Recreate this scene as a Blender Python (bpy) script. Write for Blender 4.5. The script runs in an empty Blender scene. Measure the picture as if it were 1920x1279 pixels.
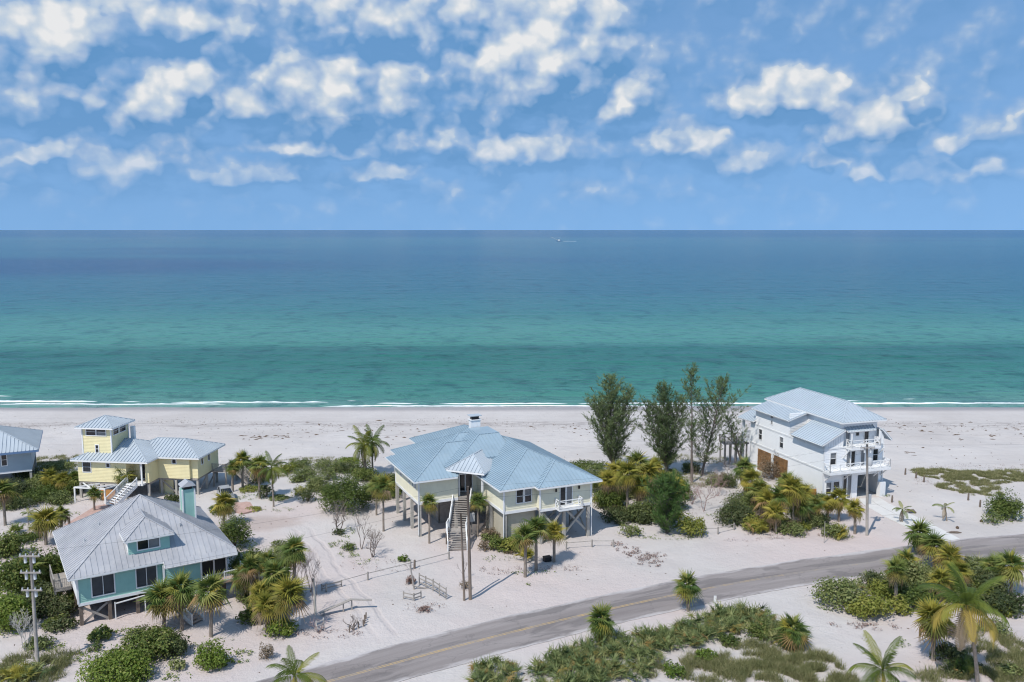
import bpy, math, random
from mathutils import Vector, Matrix, noise as mnoise

sc = bpy.context.scene
col = sc.collection
R = random.Random(11)
PI = math.pi

# ------------------------------------------------------------------ camera
FPX, CAMH, CX, CY = 1620.0, 36.0, 960.0, 639.5
PITCH = math.atan(208.5 / FPX)
cam_d = bpy.data.cameras.new('camera')
cam = bpy.data.objects.new('camera', cam_d)
col.objects.link(cam)
cam.location = (0, 0, CAMH)
cam.rotation_euler = (PI / 2 - PITCH, 0, 0)
cam_d.sensor_width = 36.0
cam_d.lens = 36.0 * FPX / 1920.0
cam_d.clip_start = 0.5
cam_d.clip_end = 200000
sc.camera = cam

# ------------------------------------------------------------------ light
SUN_EL = math.radians(54)
SUN_AZ = math.atan2(-0.565, -0.825)          # clockwise from +Y
sun_d = bpy.data.lights.new('sun', 'SUN')
sun_d.energy = 3.9
sun_d.angle = math.radians(0.55)
sun_d.color = (1.0, 0.955, 0.89)
sun = bpy.data.objects.new('sun', sun_d)
col.objects.link(sun)
sdir = Vector((math.sin(SUN_AZ) * math.cos(SUN_EL), math.cos(SUN_AZ) * math.cos(SUN_EL), math.sin(SUN_EL)))
sun.rotation_euler = sdir.to_track_quat('Z', 'Y').to_euler()
sun.location = (-40, -60, 90)

sc.view_settings.view_transform = 'Standard'
sc.view_settings.look = 'None'
sc.view_settings.gamma = 1.0
sc.view_settings.exposure = 0.0
sc.view_settings.use_curve_mapping = False
sc.render.engine = 'CYCLES'
try:
    sc.cycles.max_bounces = 5; sc.cycles.diffuse_bounces = 2; sc.cycles.glossy_bounces = 2; sc.cycles.transmission_bounces = 2
    sc.cycles.transparent_max_bounces = 6
    sc.cycles.use_adaptive_sampling = True
    sc.cycles.pixel_filter_type = 'BLACKMAN_HARRIS'
    sc.cycles.filter_width = 1.15
except Exception:
    pass


# ------------------------------------------------------------------ node helper
class NT:
    def __init__(s, tree):
        s.t = tree
        s.n = tree.nodes
        s.l = tree.links

    def put(s, sock, v):
        if isinstance(v, bpy.types.NodeSocket):
            s.l.new(v, sock)
        elif v is not None:
            sock.default_value = v

    def math(s, op, a, b=None, c=None, clamp=False):
        n = s.n.new('ShaderNodeMath'); n.operation = op; n.use_clamp = clamp
        s.put(n.inputs[0], a); s.put(n.inputs[1], b)
        if c is not None: s.put(n.inputs[2], c)
        return n.outputs[0]

    def vmath(s, op, a, b=None):
        n = s.n.new('ShaderNodeVectorMath'); n.operation = op
        s.put(n.inputs[0], a)
        if b is not None: s.put(n.inputs[1], b)
        return n.outputs['Value'] if op in ('LENGTH', 'DISTANCE', 'DOT_PRODUCT') else n.outputs['Vector']

    def maprange(s, v, a, b, c=0.0, d=1.0, smooth=False):
        n = s.n.new('ShaderNodeMapRange')
        if smooth: n.interpolation_type = 'SMOOTHSTEP'
        s.put(n.inputs['Value'], v); s.put(n.inputs['From Min'], a); s.put(n.inputs['From Max'], b)
        s.put(n.inputs['To Min'], c); s.put(n.inputs['To Max'], d)
        return n.outputs['Result']

    def noise(s, vec, scale, detail=4.0, rough=0.5, dist=0.0, out='Fac', dim='3D'):
        n = s.n.new('ShaderNodeTexNoise'); n.noise_dimensions = dim
        if vec is not None: s.put(n.inputs['Vector'], vec)
        n.inputs['Scale'].default_value = scale; n.inputs['Detail'].default_value = detail
        n.inputs['Roughness'].default_value = rough; n.inputs['Distortion'].default_value = dist
        return n.outputs[out]

    def mix(s, f, a, b, typ='MIX'):
        n = s.n.new('ShaderNodeMix'); n.data_type = 'RGBA'; n.blend_type = typ
        s.put(n.inputs[0], f); s.put(n.inputs[6], a if not isinstance(a, tuple) or len(a) == 4 else (*a, 1))
        s.put(n.inputs[7], b if not isinstance(b, tuple) or len(b) == 4 else (*b, 1))
        return n.outputs[2]

    def sep(s, v):
        n = s.n.new('ShaderNodeSeparateXYZ'); s.put(n.inputs[0], v); return n.outputs

    def comb(s, x, y, z):
        n = s.n.new('ShaderNodeCombineXYZ'); s.put(n.inputs[0], x); s.put(n.inputs[1], y); s.put(n.inputs[2], z)
        return n.outputs[0]

    def ramp(s, f, stops):
        n = s.n.new('ShaderNodeValToRGB'); s.put(n.inputs[0], f)
        e = n.color_ramp.elements
        while len(e) < len(stops): e.new(0.5)
        for el, (p, c) in zip(e, stops):
            el.position = p; el.color = (*c, 1) if len(c) == 3 else c
        return n.outputs[0]

    def bump(s, h, strength=0.5, dist=0.1, normal=None):
        n = s.n.new('ShaderNodeBump'); s.put(n.inputs['Height'], h); s.put(n.inputs['Strength'], strength)
        n.inputs['Distance'].default_value = dist
        if normal is not None: s.put(n.inputs['Normal'], normal)
        return n.outputs[0]


def pix_dir(x, y):
    u, v = x - CX, CY - y
    f = FPX * math.cos(PITCH) + v * math.sin(PITCH)
    w = -FPX * math.sin(PITCH) + v * math.cos(PITCH)
    return Vector((u, f, w)).normalized()


# ------------------------------------------------------------------ sky
def build_world():
    w = bpy.data.worlds.new('World'); sc.world = w; w.use_nodes = True
    t = NT(w.node_tree)
    for n in list(t.n): t.n.remove(n)
    out = t.n.new('ShaderNodeOutputWorld'); bg = t.n.new('ShaderNodeBackground')
    t.l.new(bg.outputs[0], out.inputs[0])
    bg.inputs['Strength'].default_value = 0.115
    sky = t.n.new('ShaderNodeTexSky'); sky.sky_type = 'NISHITA'; sky.sun_disc = False
    sky.sun_elevation = SUN_EL; sky.sun_rotation = SUN_AZ % (2 * PI)
    sky.altitude = 0; sky.air_density = 1.0; sky.dust_density = 0.15; sky.ozone_density = 4.0
    hs = t.n.new('ShaderNodeHueSaturation'); hs.inputs['Saturation'].default_value = 1.04
    hs.inputs['Value'].default_value = 1.62; hs.inputs['Hue'].default_value = 0.492
    t.l.new(sky.outputs[0], hs.inputs['Color'])
    tc = t.n.new('ShaderNodeTexCoord')
    d = t.vmath('NORMALIZE', tc.outputs['Generated'])
    s = t.sep(d)
    az = t.math('ARCTAN2', s[0], s[1]); el = t.math('ARCSINE', s[2])
    # clear deep-blue air down to the sea: the sky model is read a little higher up
    up = t.comb(s[0], s[1], t.math('ADD', t.math('MULTIPLY', t.math('MAXIMUM', s[2], 0.0), .55), .36))
    t.l.new(t.vmath('NORMALIZE', up), sky.inputs['Vector'])
    # cumulus bodies: (pixel x, y, half width, half height, weight)
    blobs = [(1030, 120, 140, 110, 1.25), (960, 150, 110, 85, 1.0), (1085, 80, 70, 60, 1.0), (1175, 190, 62, 46, .85), (610, 190, 140, 76, 1.0),
             (735, 180, 75, 62, .7), (125, 70, 110, 80, 1.15), (95, 160, 125, 80, .6), (350, 45, 120, 62, .7),
             (290, 215, 95, 62, .7), (362, 165, 52, 52, .8), (760, 40, 230, 75, .62),
             (1470, 190, 100, 50, .9), (1640, 235, 95, 62, 1.05), (1694, 182, 36, 32, .8),
             (1020, 290, 80, 40, .75), (925, 290, 80, 36, .6), (1290, 275, 64, 40, .7), (1400, 305, 80, 32, .65),
             (1545, 300, 42, 26, .8), (1618, 322, 30, 20, .7), (1800, 268, 34, 20, .7), (1775, 320, 110, 26, .5),
             (70, 290, 70, 22, .65), (715, 325, 52, 20, .7), (590, 285, 90, 22, .55), (470, 330, 90, 20, .55),
             (250, 310, 110, 40, .45), (820, 270, 80, 30, .5),
             (1850, 250, 60, 30, .45)]
    P = []
    for (x, y, rx, ry, wt) in blobs:
        a = pix_dir(x, y); b = pix_dir(x + rx, y); c = pix_dir(x, y - ry)
        A = (math.atan2(a.x, a.y), math.asin(a.z))
        ra = abs(math.atan2(b.x, b.y) - A[0]); re = abs(math.asin(c.z) - A[1])
        P.append((A[0], A[1], ra, re, wt))

    ae0 = t.comb(az, el, 0.0)
    wv = t.noise(t.vmath('MULTIPLY', ae0, (1, 1.2, 1)), 34.0, 2.0, .5, out='Color', dim='2D')
    wv = t.vmath('MULTIPLY', t.vmath('SUBTRACT', wv, (.5, .5, .5)), (.034, .022, 0))

    def bodies(vec):
        # rounded heads over flatter bases
        acc = None
        for (a, e, ra, re, wt) in P:
            q = t.n.new('ShaderNodeVectorMath'); q.operation = 'MULTIPLY_ADD'; t.l.new(vec, q.inputs[0])
            q.inputs[1].default_value = (1 / (ra * 1.5), 1 / (re * 1.5), 0); q.inputs[2].default_value = (-a / (ra * 1.5), -e / (re * 1.5), 0)
            under = t.math('MINIMUM', t.math('ADD', t.vmath('DOT_PRODUCT', q.outputs[0], (0, 1, 0)), .22), 0.0)
            m = t.math('MULTIPLY_ADD', t.vmath('LENGTH', q.outputs[0]), -wt * 1.5, wt * 1.5)
            m = t.math('MULTIPLY_ADD', under, 1.3 * wt, m)
            acc = m if acc is None else t.math('SMOOTH_MAX', acc, m, .10)
        return t.math('MAXIMUM', acc, -.12)

    def puffs(vec, scale, sm=.35):
        vo = t.n.new('ShaderNodeTexVoronoi'); vo.feature = 'SMOOTH_F1'; vo.inputs['Smoothness'].default_value = sm
        vo.voronoi_dimensions = '2D'; vo.inputs['Scale'].default_value = scale; vo.inputs['Randomness'].default_value = 1.0
        t.put(vo.inputs['Vector'], vec)
        return t.math('SUBTRACT', .42, vo.outputs['Distance'])

    OFF = (-.009, .020, 0.0)
    aw0 = t.vmath('ADD', ae0, wv); aw1 = t.vmath('ADD', aw0, OFF)
    a0 = bodies(aw0); a1 = bodies(aw1)
    pv0 = t.vmath('ADD', ae0, t.vmath('MULTIPLY', wv, (.6, .6, 0))); pv1 = t.vmath('ADD', pv0, (-.006, .013, 0))
    p0 = puffs(pv0, 27.0, .5); p1 = puffs(pv1, 27.0, .5); ps = puffs(pv0, 78.0, .45)
    n0 = t.noise(t.vmath('MULTIPLY', ae0, (1, 1.3, 1)), 22.0, 5.0, .52, dim='2D')
    # the rest of the sky carries on with the same broken cumulus
    gen = t.noise(t.vmath('MULTIPLY', d, (1, 1, 2.1)), 9.0, 3.0, .55)
    gen = t.math('MULTIPLY', t.maprange(gen, .42, .72, 0.0, .62), t.maprange(el, .22, .34, 0, 1, True))
    lowf = t.noise(t.vmath('MULTIPLY', ae0, (1, 2.4, 1)), 18.0, 3.0, .5, dim='2D')
    low = t.math('MULTIPLY', t.maprange(lowf, .36, .64, 0.0, .56), t.maprange(el, .015, .05, 0, 1, True))
    low = t.math('MULTIPLY', low, t.maprange(az, .04, .22, 1, .35, True))
    base = t.math('ADD', gen, low)
    f0 = t.math('ADD', t.math('ADD', a0, base), t.math('MULTIPLY', t.math('SUBTRACT', n0, .5), .62))
    f0 = t.math('ADD', f0, t.math('MULTIPLY', p0, .30))
    f0 = t.math('ADD', f0, t.math('MULTIPLY', ps, .16))
    rise = t.math('MAXIMUM', t.math('MINIMUM', t.math('SUBTRACT', a0, a1), .34), -.30)
    lit = t.math('MULTIPLY_ADD', rise, .95, .25)
    lit = t.math('MULTIPLY_ADD', t.math('SUBTRACT', p0, p1), .95, lit)
    lit = t.math('MULTIPLY_ADD', ps, .34, lit)
    lit = t.math('MULTIPLY_ADD', t.math('SUBTRACT', n0, .5), .9, lit)
    lit = t.math('MULTIPLY_ADD', t.math('SUBTRACT', f0, .45), .12, lit)
    lit = t.math('MAXIMUM', t.math('MINIMUM', lit, 1.0), 0.0)
    width = t.maprange(lit, .30, .75, .85, .16)
    core = t.maprange(f0, .20, t.math('ADD', width, .20), 0, 1, True)
    veil = t.maprange(f0, -.32, .50, 0, .74, True)
    dens = t.math('MAXIMUM', core, veil)
    cc = t.ramp(lit, [(0.0, (.15, .36, .68)), (.25, (.30, .49, .78)), (.45, (.43, .58, .82)), (.62, (.56, .69, .86)), (.80, (.72, .80, .89)), (1.0, (.95, .96, .975))])
    cc = t.vmath('SCALE', cc); cc.node.inputs['Scale'].default_value = 7.4
    air = t.maprange(el, .010, .13, .35, 1.0, True)
    fac = t.math('MULTIPLY', dens, air)
    res = t.mix(fac, hs.outputs[0], cc)
    t.l.new(res, bg.inputs['Color'])
    w.cycles.sampling_method = 'NONE'


build_world()


# ------------------------------------------------------------------ materials
def new_mat(name):
    m = bpy.data.materials.new(name); m.use_nodes = True
    t = NT(m.node_tree)
    b = t.n['Principled BSDF']
    return m, t, b


def pos(t):
    g = t.n.new('ShaderNodeNewGeometry'); return g.outputs['Position']


def objco(t):
    g = t.n.new('ShaderNodeTexCoord'); return g.outputs['Object']


def mat_plain(name, c, rough=.7, spec=.3, var=.12, scale=1.5, bumps=0.0, metal=0.0, dirt=None, dirt_amt=.3):
    m, t, b = new_mat(name)
    p = pos(t)
    n = t.noise(p, scale, 5, .6)
    lo = tuple(x * (1 - var) for x in c); hi = tuple(min(1, x * (1 + var)) for x in c)
    cc = t.mix(t.maprange(n, .3, .7), lo, hi)
    if dirt:
        dn = t.noise(t.vmath('MULTIPLY', p, (1, 1, .25)), scale * 2.2, 5, .65)
        cc = t.mix(t.math('MULTIPLY', t.maprange(dn, .5, .75), dirt_amt), cc, dirt)
    t.l.new(cc, b.inputs['Base Color'])
    b.inputs['Roughness'].default_value = rough; b.inputs['Specular IOR Level'].default_value = spec
    b.inputs['Metallic'].default_value = metal
    if bumps:
        t.l.new(t.bump(t.noise(p, 14, 5, .6), bumps, .03), b.inputs['Normal'])
    return m


def mat_leaf(name, stops, trans=.25, rough=.5, per='island', brown=None):
    m, t, b = new_mat(name)
    g = t.n.new('ShaderNodeNewGeometry'); oi = t.n.new('ShaderNodeObjectInfo')
    if per == 'island':
        f = t.math('ADD', t.math('MULTIPLY', g.outputs['Random Per Island'], .65), t.math('MULTIPLY', oi.outputs['Random'], .35))
    else:
        f = oi.outputs['Random']
    n = t.noise(g.outputs['Position'], .9, 3)
    f = t.math('ADD', f, t.math('MULTIPLY', t.math('SUBTRACT', n, .5), .7), clamp=True)
    cc = t.ramp(f, stops)
    t.l.new(cc, b.inputs['Base Color'])
    b.inputs['Roughness'].default_value = rough + .1; b.inputs['Specular IOR Level'].default_value = .22
    tr = t.n.new('ShaderNodeBsdfTranslucent')
    t.l.new(t.mix(.5, cc, (.30, .36, .04)), tr.inputs['Color'])
    mx = t.n.new('ShaderNodeMixShader'); mx.inputs[0].default_value = trans
    t.l.new(b.outputs[0], mx.inputs[1]); t.l.new(tr.outputs[0], mx.inputs[2])
    t.l.new(mx.outputs[0], t.n['Material Output'].inputs[0])
    return m


M = {}
M['white'] = mat_plain('white_paint', (.80, .80, .79), .5, .35, .04, 1.2, dirt=(.55, .52, .47), dirt_amt=.25)
M['whitewall'] = mat_plain('white_siding', (.87, .87, .86), .55, .35, .03, .8)
M['cream'] = mat_plain('cream_siding', (.77, .73, .56), .6, .3, .05, .8, dirt=(.5, .46, .33), dirt_amt=.18)
M['yellow'] = mat_plain('yellow_siding', (.80, .71, .42), .6, .3, .05, .8, dirt=(.55, .45, .2), dirt_amt=.15)
M['aqua'] = mat_plain('seafoam_siding', (.32, .54, .47), .6, .3, .06, .9, dirt=(.16, .36, .31), dirt_amt=.25)
M['greyblue'] = mat_plain('greyblue_siding', (.36, .43, .48), .6, .3, .05, .9)
M['beige'] = mat_plain('beige_stucco', (.50, .46, .36), .8, .2, .06, 1.2, dirt=(.33, .3, .25))
M['roof_blue'] = mat_plain('blue_metal_roof', (.285, .375, .435), .42, .4, .08, .35, dirt=(.38, .45, .49), dirt_amt=.35)
M['roof_grey'] = mat_plain('weathered_metal_roof', (.385, .385, .40), .5, .4, .13, .45, dirt=(.52, .505, .49), dirt_amt=.55)
M['roof_pale'] = mat_plain('pale_blue_metal_roof', (.43, .475, .51), .4, .45, .07, .4, dirt=(.52, .55, .57), dirt_amt=.3)
M['roof_white'] = mat_plain('silver_blue_metal_roof', (.42, .475, .52), .42, .4, .05, .4)
M['roof_edge'] = mat_plain('blue_roof_edge', (.13, .22, .38), .4, .45, .05, .4)
M['wood_grey'] = mat_plain('weathered_wood', (.34, .31, .28), .85, .2, .2, 2.5, .4, dirt=(.2, .18, .16))
M['wood_dark'] = mat_plain('creosote_wood', (.17, .135, .11), .85, .2, .2, 2.5, .4, dirt=(.28, .24, .2))
M['wood_orange'] = mat_plain('new_cedar_wood', (.48, .24, .085), .75, .25, .2, 2.2, .3, dirt=(.3, .14, .05))
M['wood_tan'] = mat_plain('tan_lattice_wood', (.34, .19, .085), .8, .2, .35, 1.6, .3, dirt=(.16, .10, .06), dirt_amt=.7)
M['blindlight'] = mat_plain('pale_blind', (.20, .21, .22), .3, .5, .2, .8)
M['piling'] = mat_plain('piling_wood', (.42, .40, .36), .8, .2, .12, 2.0, .3, dirt=(.25, .23, .2))
M['concrete'] = mat_plain('pale_concrete', (.62, .60, .57), .85, .2, .06, .7, .15, dirt=(.5, .47, .43))
M['paver'] = mat_plain('pink_pavers', (.47, .31, .26), .85, .2, .12, 1.6, .25, dirt=(.6, .52, .48), dirt_amt=.5)
M['metal'] = mat_plain('galvanised_metal', (.5, .51, .52), .4, .5, .05, 1.5)
M['ceramic'] = mat_plain('insulator_grey', (.42, .44, .46), .35, .5, .05, 3)
M['black'] = mat_plain('black_plastic', (.018, .018, .02), .5, .4, .1, 3)
M['wire'] = mat_plain('wire_black', (.03, .03, .03), .6, .3, .1, 3)
M['tyre'] = mat_plain('tyre_rubber', (.02, .02, .02), .85, .2, .1, 3)
M['carpaint'] = mat_plain('silver_car_paint', (.36, .36, .36), .3, .5, .03, 1)
M['bare'] = mat_plain('bare_branch', (.20, .165, .145), .9, .1, .2, 3)
M['bare_pink'] = mat_plain('reddish_twig', (.34, .24, .22), .9, .1, .2, 3)
M['bare_white'] = mat_plain('bleached_branch', (.50, .47, .43), .9, .1, .15, 3)
M['trunk'] = mat_plain('palm_trunk', (.25, .21, .175), .95, .1, .25, 3.5, .8, dirt=(.36, .32, .27))
M['bark'] = mat_plain('casuarina_bark', (.17, .14, .12), .95, .1, .25, 3.5, .6)
M['wrack'] = mat_plain('dry_seaweed', (.12, .085, .06), .95, .1, .3, 3)
M['deadvine'] = mat_plain('dead_vine', (.24, .16, .135), .95, .1, .3, 3)
M['glass'] = mat_plain('window_glass', (.018, .021, .026), .08, .6, .2, .8)
M['screen'] = mat_plain('insect_screen', (.03, .032, .033), .6, .2, .2, 2)
M['curtain'] = mat_plain('drawn_blind', (.07, .075, .085), .25, .5, .2, .8)
M['foam'] = mat_plain('sea_foam', (.86, .89, .90), .8, .1, .05, 2)
M['deckred'] = mat_plain('tan_deck', (.46, .33, .26), .8, .2, .1, 2)

M['sabal'] = mat_leaf('fan_palm_leaf', [(0, (0.06, 0.11, 0.026)), (0.35, (0.115, 0.165, 0.04)), (0.7, (0.19, 0.225, 0.058)), (1, (0.31, 0.3, 0.085))], .22, .42, 'obj')
M['sabal_old'] = mat_leaf('old_fan_leaf', [(0, (.13, .14, .035)), (.5, (.28, .215, .06)), (1, (.34, .215, .10))], .2, .6, 'obj')
M['sabal_dead'] = mat_leaf('dead_fan_leaf', [(0, (.20, .13, .075)), (1, (.33, .24, .15))], .12, .8, 'obj')
M['sabal_gold'] = mat_leaf('yellow_fan_leaf', [(0, (0.161, 0.178, 0.034)), (0.5, (0.31, 0.287, 0.052)), (1, (0.414, 0.333, 0.069))], .25, .5, 'obj')
M['palmetto'] = mat_leaf('palmetto_leaf', [(0, (0.075, 0.115, 0.045)), (0.35, (0.14, 0.185, 0.07)), (0.7, (0.22, 0.255, 0.095)), (1, (0.34, 0.33, 0.14))], .2, .45, 'obj')
M['coco'] = mat_leaf('coconut_frond', [(0, (0.055, 0.09, 0.018)), (0.5, (0.115, 0.155, 0.028)), (1, (0.27, 0.26, 0.05))], .25, .42, 'obj')
M['coco_old'] = mat_leaf('yellow_frond', [(0, (.26, .23, .04)), (1, (.40, .28, .07))], .25, .55, 'obj')
M['coco_dead'] = mat_leaf('dead_frond', [(0, (.22, .165, .11)), (1, (.33, .26, .18))], .1, .8, 'obj')
M['casu'] = mat_leaf('casuarina_needles', [(0, (0.07, 0.105, 0.046)), (0.5, (0.13, 0.175, 0.075)), (1, (0.22, 0.26, 0.12))], .2, .7)
M['casu_lush'] = mat_leaf('casuarina_fresh', [(0, (0.047, 0.101, 0.03)), (0.5, (0.081, 0.149, 0.043)), (1, (0.149, 0.216, 0.061))], .2, .7)
M['seagrape'] = mat_leaf('seagrape_leaf', [(0, (0.035, 0.062, 0.016)), (0.4, (0.08, 0.118, 0.026)), (0.75, (0.145, 0.18, 0.042)), (1, (0.3, 0.28, 0.1))], .22, .4)
M['bright'] = mat_leaf('bright_shrub_leaf', [(0, (0.06, 0.105, 0.018)), (0.5, (0.125, 0.185, 0.028)), (0.85, (0.21, 0.26, 0.05)), (1, (0.33, 0.33, 0.11))], .28, .4)
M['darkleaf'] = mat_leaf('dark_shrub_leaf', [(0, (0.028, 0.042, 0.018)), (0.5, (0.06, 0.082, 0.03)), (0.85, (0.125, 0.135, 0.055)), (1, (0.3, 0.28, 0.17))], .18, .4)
M['olive'] = mat_leaf('olive_shrub_leaf', [(0, (0.075, 0.106, 0.037)), (0.5, (0.163, 0.194, 0.062)), (1, (0.338, 0.338, 0.15))], .2, .5)
M['gold'] = mat_leaf('yellowgreen_leaf', [(0, (.10, .13, .025)), (.5, (.22, .24, .045)), (1, (.36, .33, .09))], .25, .5)
M['brownleaf'] = mat_leaf('brown_shrub_leaf', [(0, (.10, .075, .05)), (1, (.28, .21, .15))], .15, .8)
M['grass'] = mat_leaf('dune_grass', [(0, (0.112, 0.131, 0.05)), (0.5, (0.237, 0.231, 0.106)), (1, (0.45, 0.388, 0.225))], .2, .7)
M['creeper'] = mat_leaf('creeper_leaf', [(0, (0.06, 0.105, 0.018)), (0.5, (0.13, 0.185, 0.03)), (1, (0.24, 0.27, 0.07))], .2, .5)


def mat_sand():
    m, t, b = new_mat('white_sand')
    p = pos(t); s = t.sep(p)
    n1 = t.noise(p, .055, 6, .6, .3); n2 = t.noise(p, .6, 6, .62); n3 = t.noise(p, 4.5, 5, .65)
    c = t.mix(t.maprange(n1, .35, .68), (.505, .462, .432), (.580, .540, .510))
    c = t.mix(t.math('MULTIPLY', t.maprange(n2, .5, .78), .30), c, (.42, .375, .360))
    # pinkish washed fill on the lots
    pk = t.math('MULTIPLY', t.maprange(t.noise(p, .035, 4, .5, .5), .42, .62), t.maprange(s[1], 122, 106, 0, .80, True))
    c = t.mix(pk, c, (.56, .465, .435))
    # litter and shell grit
    sp = t.noise(p, 2.1, 6, .75)
    c = t.mix(t.math('MULTIPLY', t.math('MULTIPLY', t.maprange(sp, .62, .76), .5), t.maprange(s[1], 132, 122, .35, 1)), c, (.31, .265, .235))
    # old vehicle tracks running along the beach
    trk = t.noise(t.vmath('MULTIPLY', p, (.03, 1.3, 1)), 1.0, 4, .6, .4)
    bm = t.math('MULTIPLY', t.maprange(s[1], 126, 134, 0, 1, True), t.maprange(s[1], 176, 168, 0, 1, True))
    c = t.mix(t.math('MULTIPLY', t.math('MULTIPLY', t.maprange(trk, .55, .70), .35), bm), c, (.37, .335, .32))
    # packed sand drive with two wheel ruts, from the road to the parking pad
    rel = t.vmath('SUBTRACT', p, (-13.0, 76.5, 0))
    al = t.vmath('DOT_PRODUCT', rel, (-.457, .889, 0)); ac = t.vmath('DOT_PRODUCT', rel, (.889, .457, 0))
    ac = t.math('ADD', ac, t.math('MULTIPLY', t.math('SUBTRACT', t.noise(t.comb(al, 0.0, 0.0), .12, 2), .5), 3.2))
    on = t.math('MULTIPLY', t.maprange(al, -6, -1, 0, 1, True), t.maprange(al, 30, 24, 0, 1, True))
    rut = t.maprange(t.math('ABSOLUTE', t.math('SUBTRACT', t.math('ABSOLUTE', ac), .85)), .10, .38, 1, 0, True)
    rut = t.math('MULTIPLY', t.math('MULTIPLY', rut, on), t.maprange(n2, .35, .6, .35, 1))
    c = t.mix(t.math('MULTIPLY', rut, .40), c, (.44, .37, .345))
    bedm = t.math('MULTIPLY', t.maprange(t.math('ABSOLUTE', ac), 1.4, 2.6, 1, 0, True), on)
    c = t.mix(t.math('MULTIPLY', bedm, .35), c, (.57, .525, .50))
    pd = t.vmath('LENGTH', t.vmath('MULTIPLY', t.vmath('SUBTRACT', p, (-30.5, 103.5, 0)), (1 / 5.2, 1 / 3.4, 0)))
    pd = t.math('ADD', pd, t.math('MULTIPLY', t.math('SUBTRACT', n2, .5), 1.1))
    c = t.mix(t.maprange(pd, .5, 1.1, .6, 0, True), c, (.40, .315, .275))
    # strand line of dried weed
    wob = t.math('MULTIPLY', t.math('SUBTRACT', t.noise(t.vmath('MULTIPLY', p, (.04, 0, 0)), 1.0, 4, .6), .5), 11.0)
    yy = t.math('ADD', s[1], wob)
    w1 = t.math('MULTIPLY', t.maprange(t.math('ABSOLUTE', t.math('SUBTRACT', yy, 160.5)), 0, 4.2, 1, 0, True),
                t.maprange(t.noise(t.vmath('MULTIPLY', p, (.28, 1.2, 1)), 1.0, 6, .68), .44, .62))
    c = t.mix(t.math('MULTIPLY', w1, .75), c, (.25, .215, .20))
    w2 = t.math('MULTIPLY', t.maprange(t.math('ABSOLUTE', t.math('SUBTRACT', yy, 151)), 0, 6, 1, 0, True),
                t.maprange(t.noise(t.vmath('MULTIPLY', p, (.2, 1.0, 1)), 1.3, 6, .7), .55, .68))
    c = t.mix(t.math('MULTIPLY', w2, .5), c, (.30, .26, .24))
    # wet foreshore
    wet = t.maprange(t.math('ADD', s[1], t.math('MULTIPLY', wob, .35)), 172.5, 177.5, 0, 1, True)
    c = t.mix(wet, c, (.33, .295, .285))
    t.l.new(c, b.inputs['Base Color'])
    t.l.new(t.maprange(wet, 0, 1, .95, .35), b.inputs['Roughness'])
    b.inputs['Specular IOR Level'].default_value = .25
    h = t.math('ADD', t.math('MULTIPLY', n2, .7), t.math('MULTIPLY', n3, .25))
    h = t.math('ADD', h, t.math('MULTIPLY', sp, .4))
    h = t.math('SUBTRACT', h, t.math('MULTIPLY', rut, .35))
    t.l.new(t.bump(h, .7, .35), b.inputs['Normal'])
    return m


def mat_road():
    m, t, b = new_mat('sun_bleached_asphalt')
    uv = t.n.new('ShaderNodeUVMap').outputs[0]
    p = pos(t); s = t.sep(uv)
    n = t.noise(t.vmath('MULTIPLY', uv, (.06, .8, 1)), 1.0, 6, .6, .3)
    c = t.mix(t.maprange(n, .3, .7), (.205, .178, .168), (.315, .280, .265))
    pt = t.noise(t.vmath('MULTIPLY', uv, (.10, .45, 1)), 1.0, 3, .5, .8)
    c = t.mix(t.math('MULTIPLY', t.maprange(pt, .54, .58), .55), c, (.155, .140, .135))
    c = t.mix(t.math('MULTIPLY', t.maprange(t.noise(p, 9, 4, .7), .55, .8), .35), c, (.40, .37, .36))
    # cracks
    vo = t.n.new('ShaderNodeTexVoronoi'); vo.feature = 'DISTANCE_TO_EDGE'; vo.inputs['Scale'].default_value = .33
    t.put(vo.inputs['Vector'], t.vmath('ADD', t.vmath('MULTIPLY', uv, (.55, 1.4, 1)), t.vmath('SCALE', t.noise(uv, 1.2, 3, .6, out='Color'))))
    ck = t.maprange(vo.outputs['Distance'], 0, .014, 1, 0)
    c = t.mix(t.math('MULTIPLY', ck, .35), c, (.10, .095, .095))
    # blown sand creeping in from the verges
    e = t.math('ABSOLUTE', s[1])
    en = t.math('ADD', e, t.math('MULTIPLY', t.math('SUBTRACT', t.noise(t.vmath('MULTIPLY', uv, (.22, .9, 1)), 1.0, 6, .7), .5), 2.6))
    c = t.mix(t.maprange(en, 2.35, 3.1, 0, .92, True), c, (.52, .48, .465))
    t.l.new(c, b.inputs['Base Color']); b.inputs['Roughness'].default_value = .9
    b.inputs['Specular IOR Level'].default_value = .2
    t.l.new(t.bump(t.noise(p, 20, 4, .7), .3, .02), b.inputs['Normal'])
    return m


def mat_line():
    m, t, b = new_mat('worn_yellow_paint')
    p = pos(t)
    n = t.noise(p, .55, 6, .7); n2 = t.noise(p, 6, 4, .7)
    f = t.math('ADD', t.math('MULTIPLY', n, .7), t.math('MULTIPLY', n2, .4))
    f = t.math('ADD', f, t.maprange(t.sep(p)[0], 14, 42, 0, .22))
    c = t.mix(t.maprange(f, .42, .66), (.56, .36, .12), (.30, .265, .235))
    t.l.new(c, b.inputs['Base Color']); b.inputs['Roughness'].default_value = .85
    return m


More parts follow.
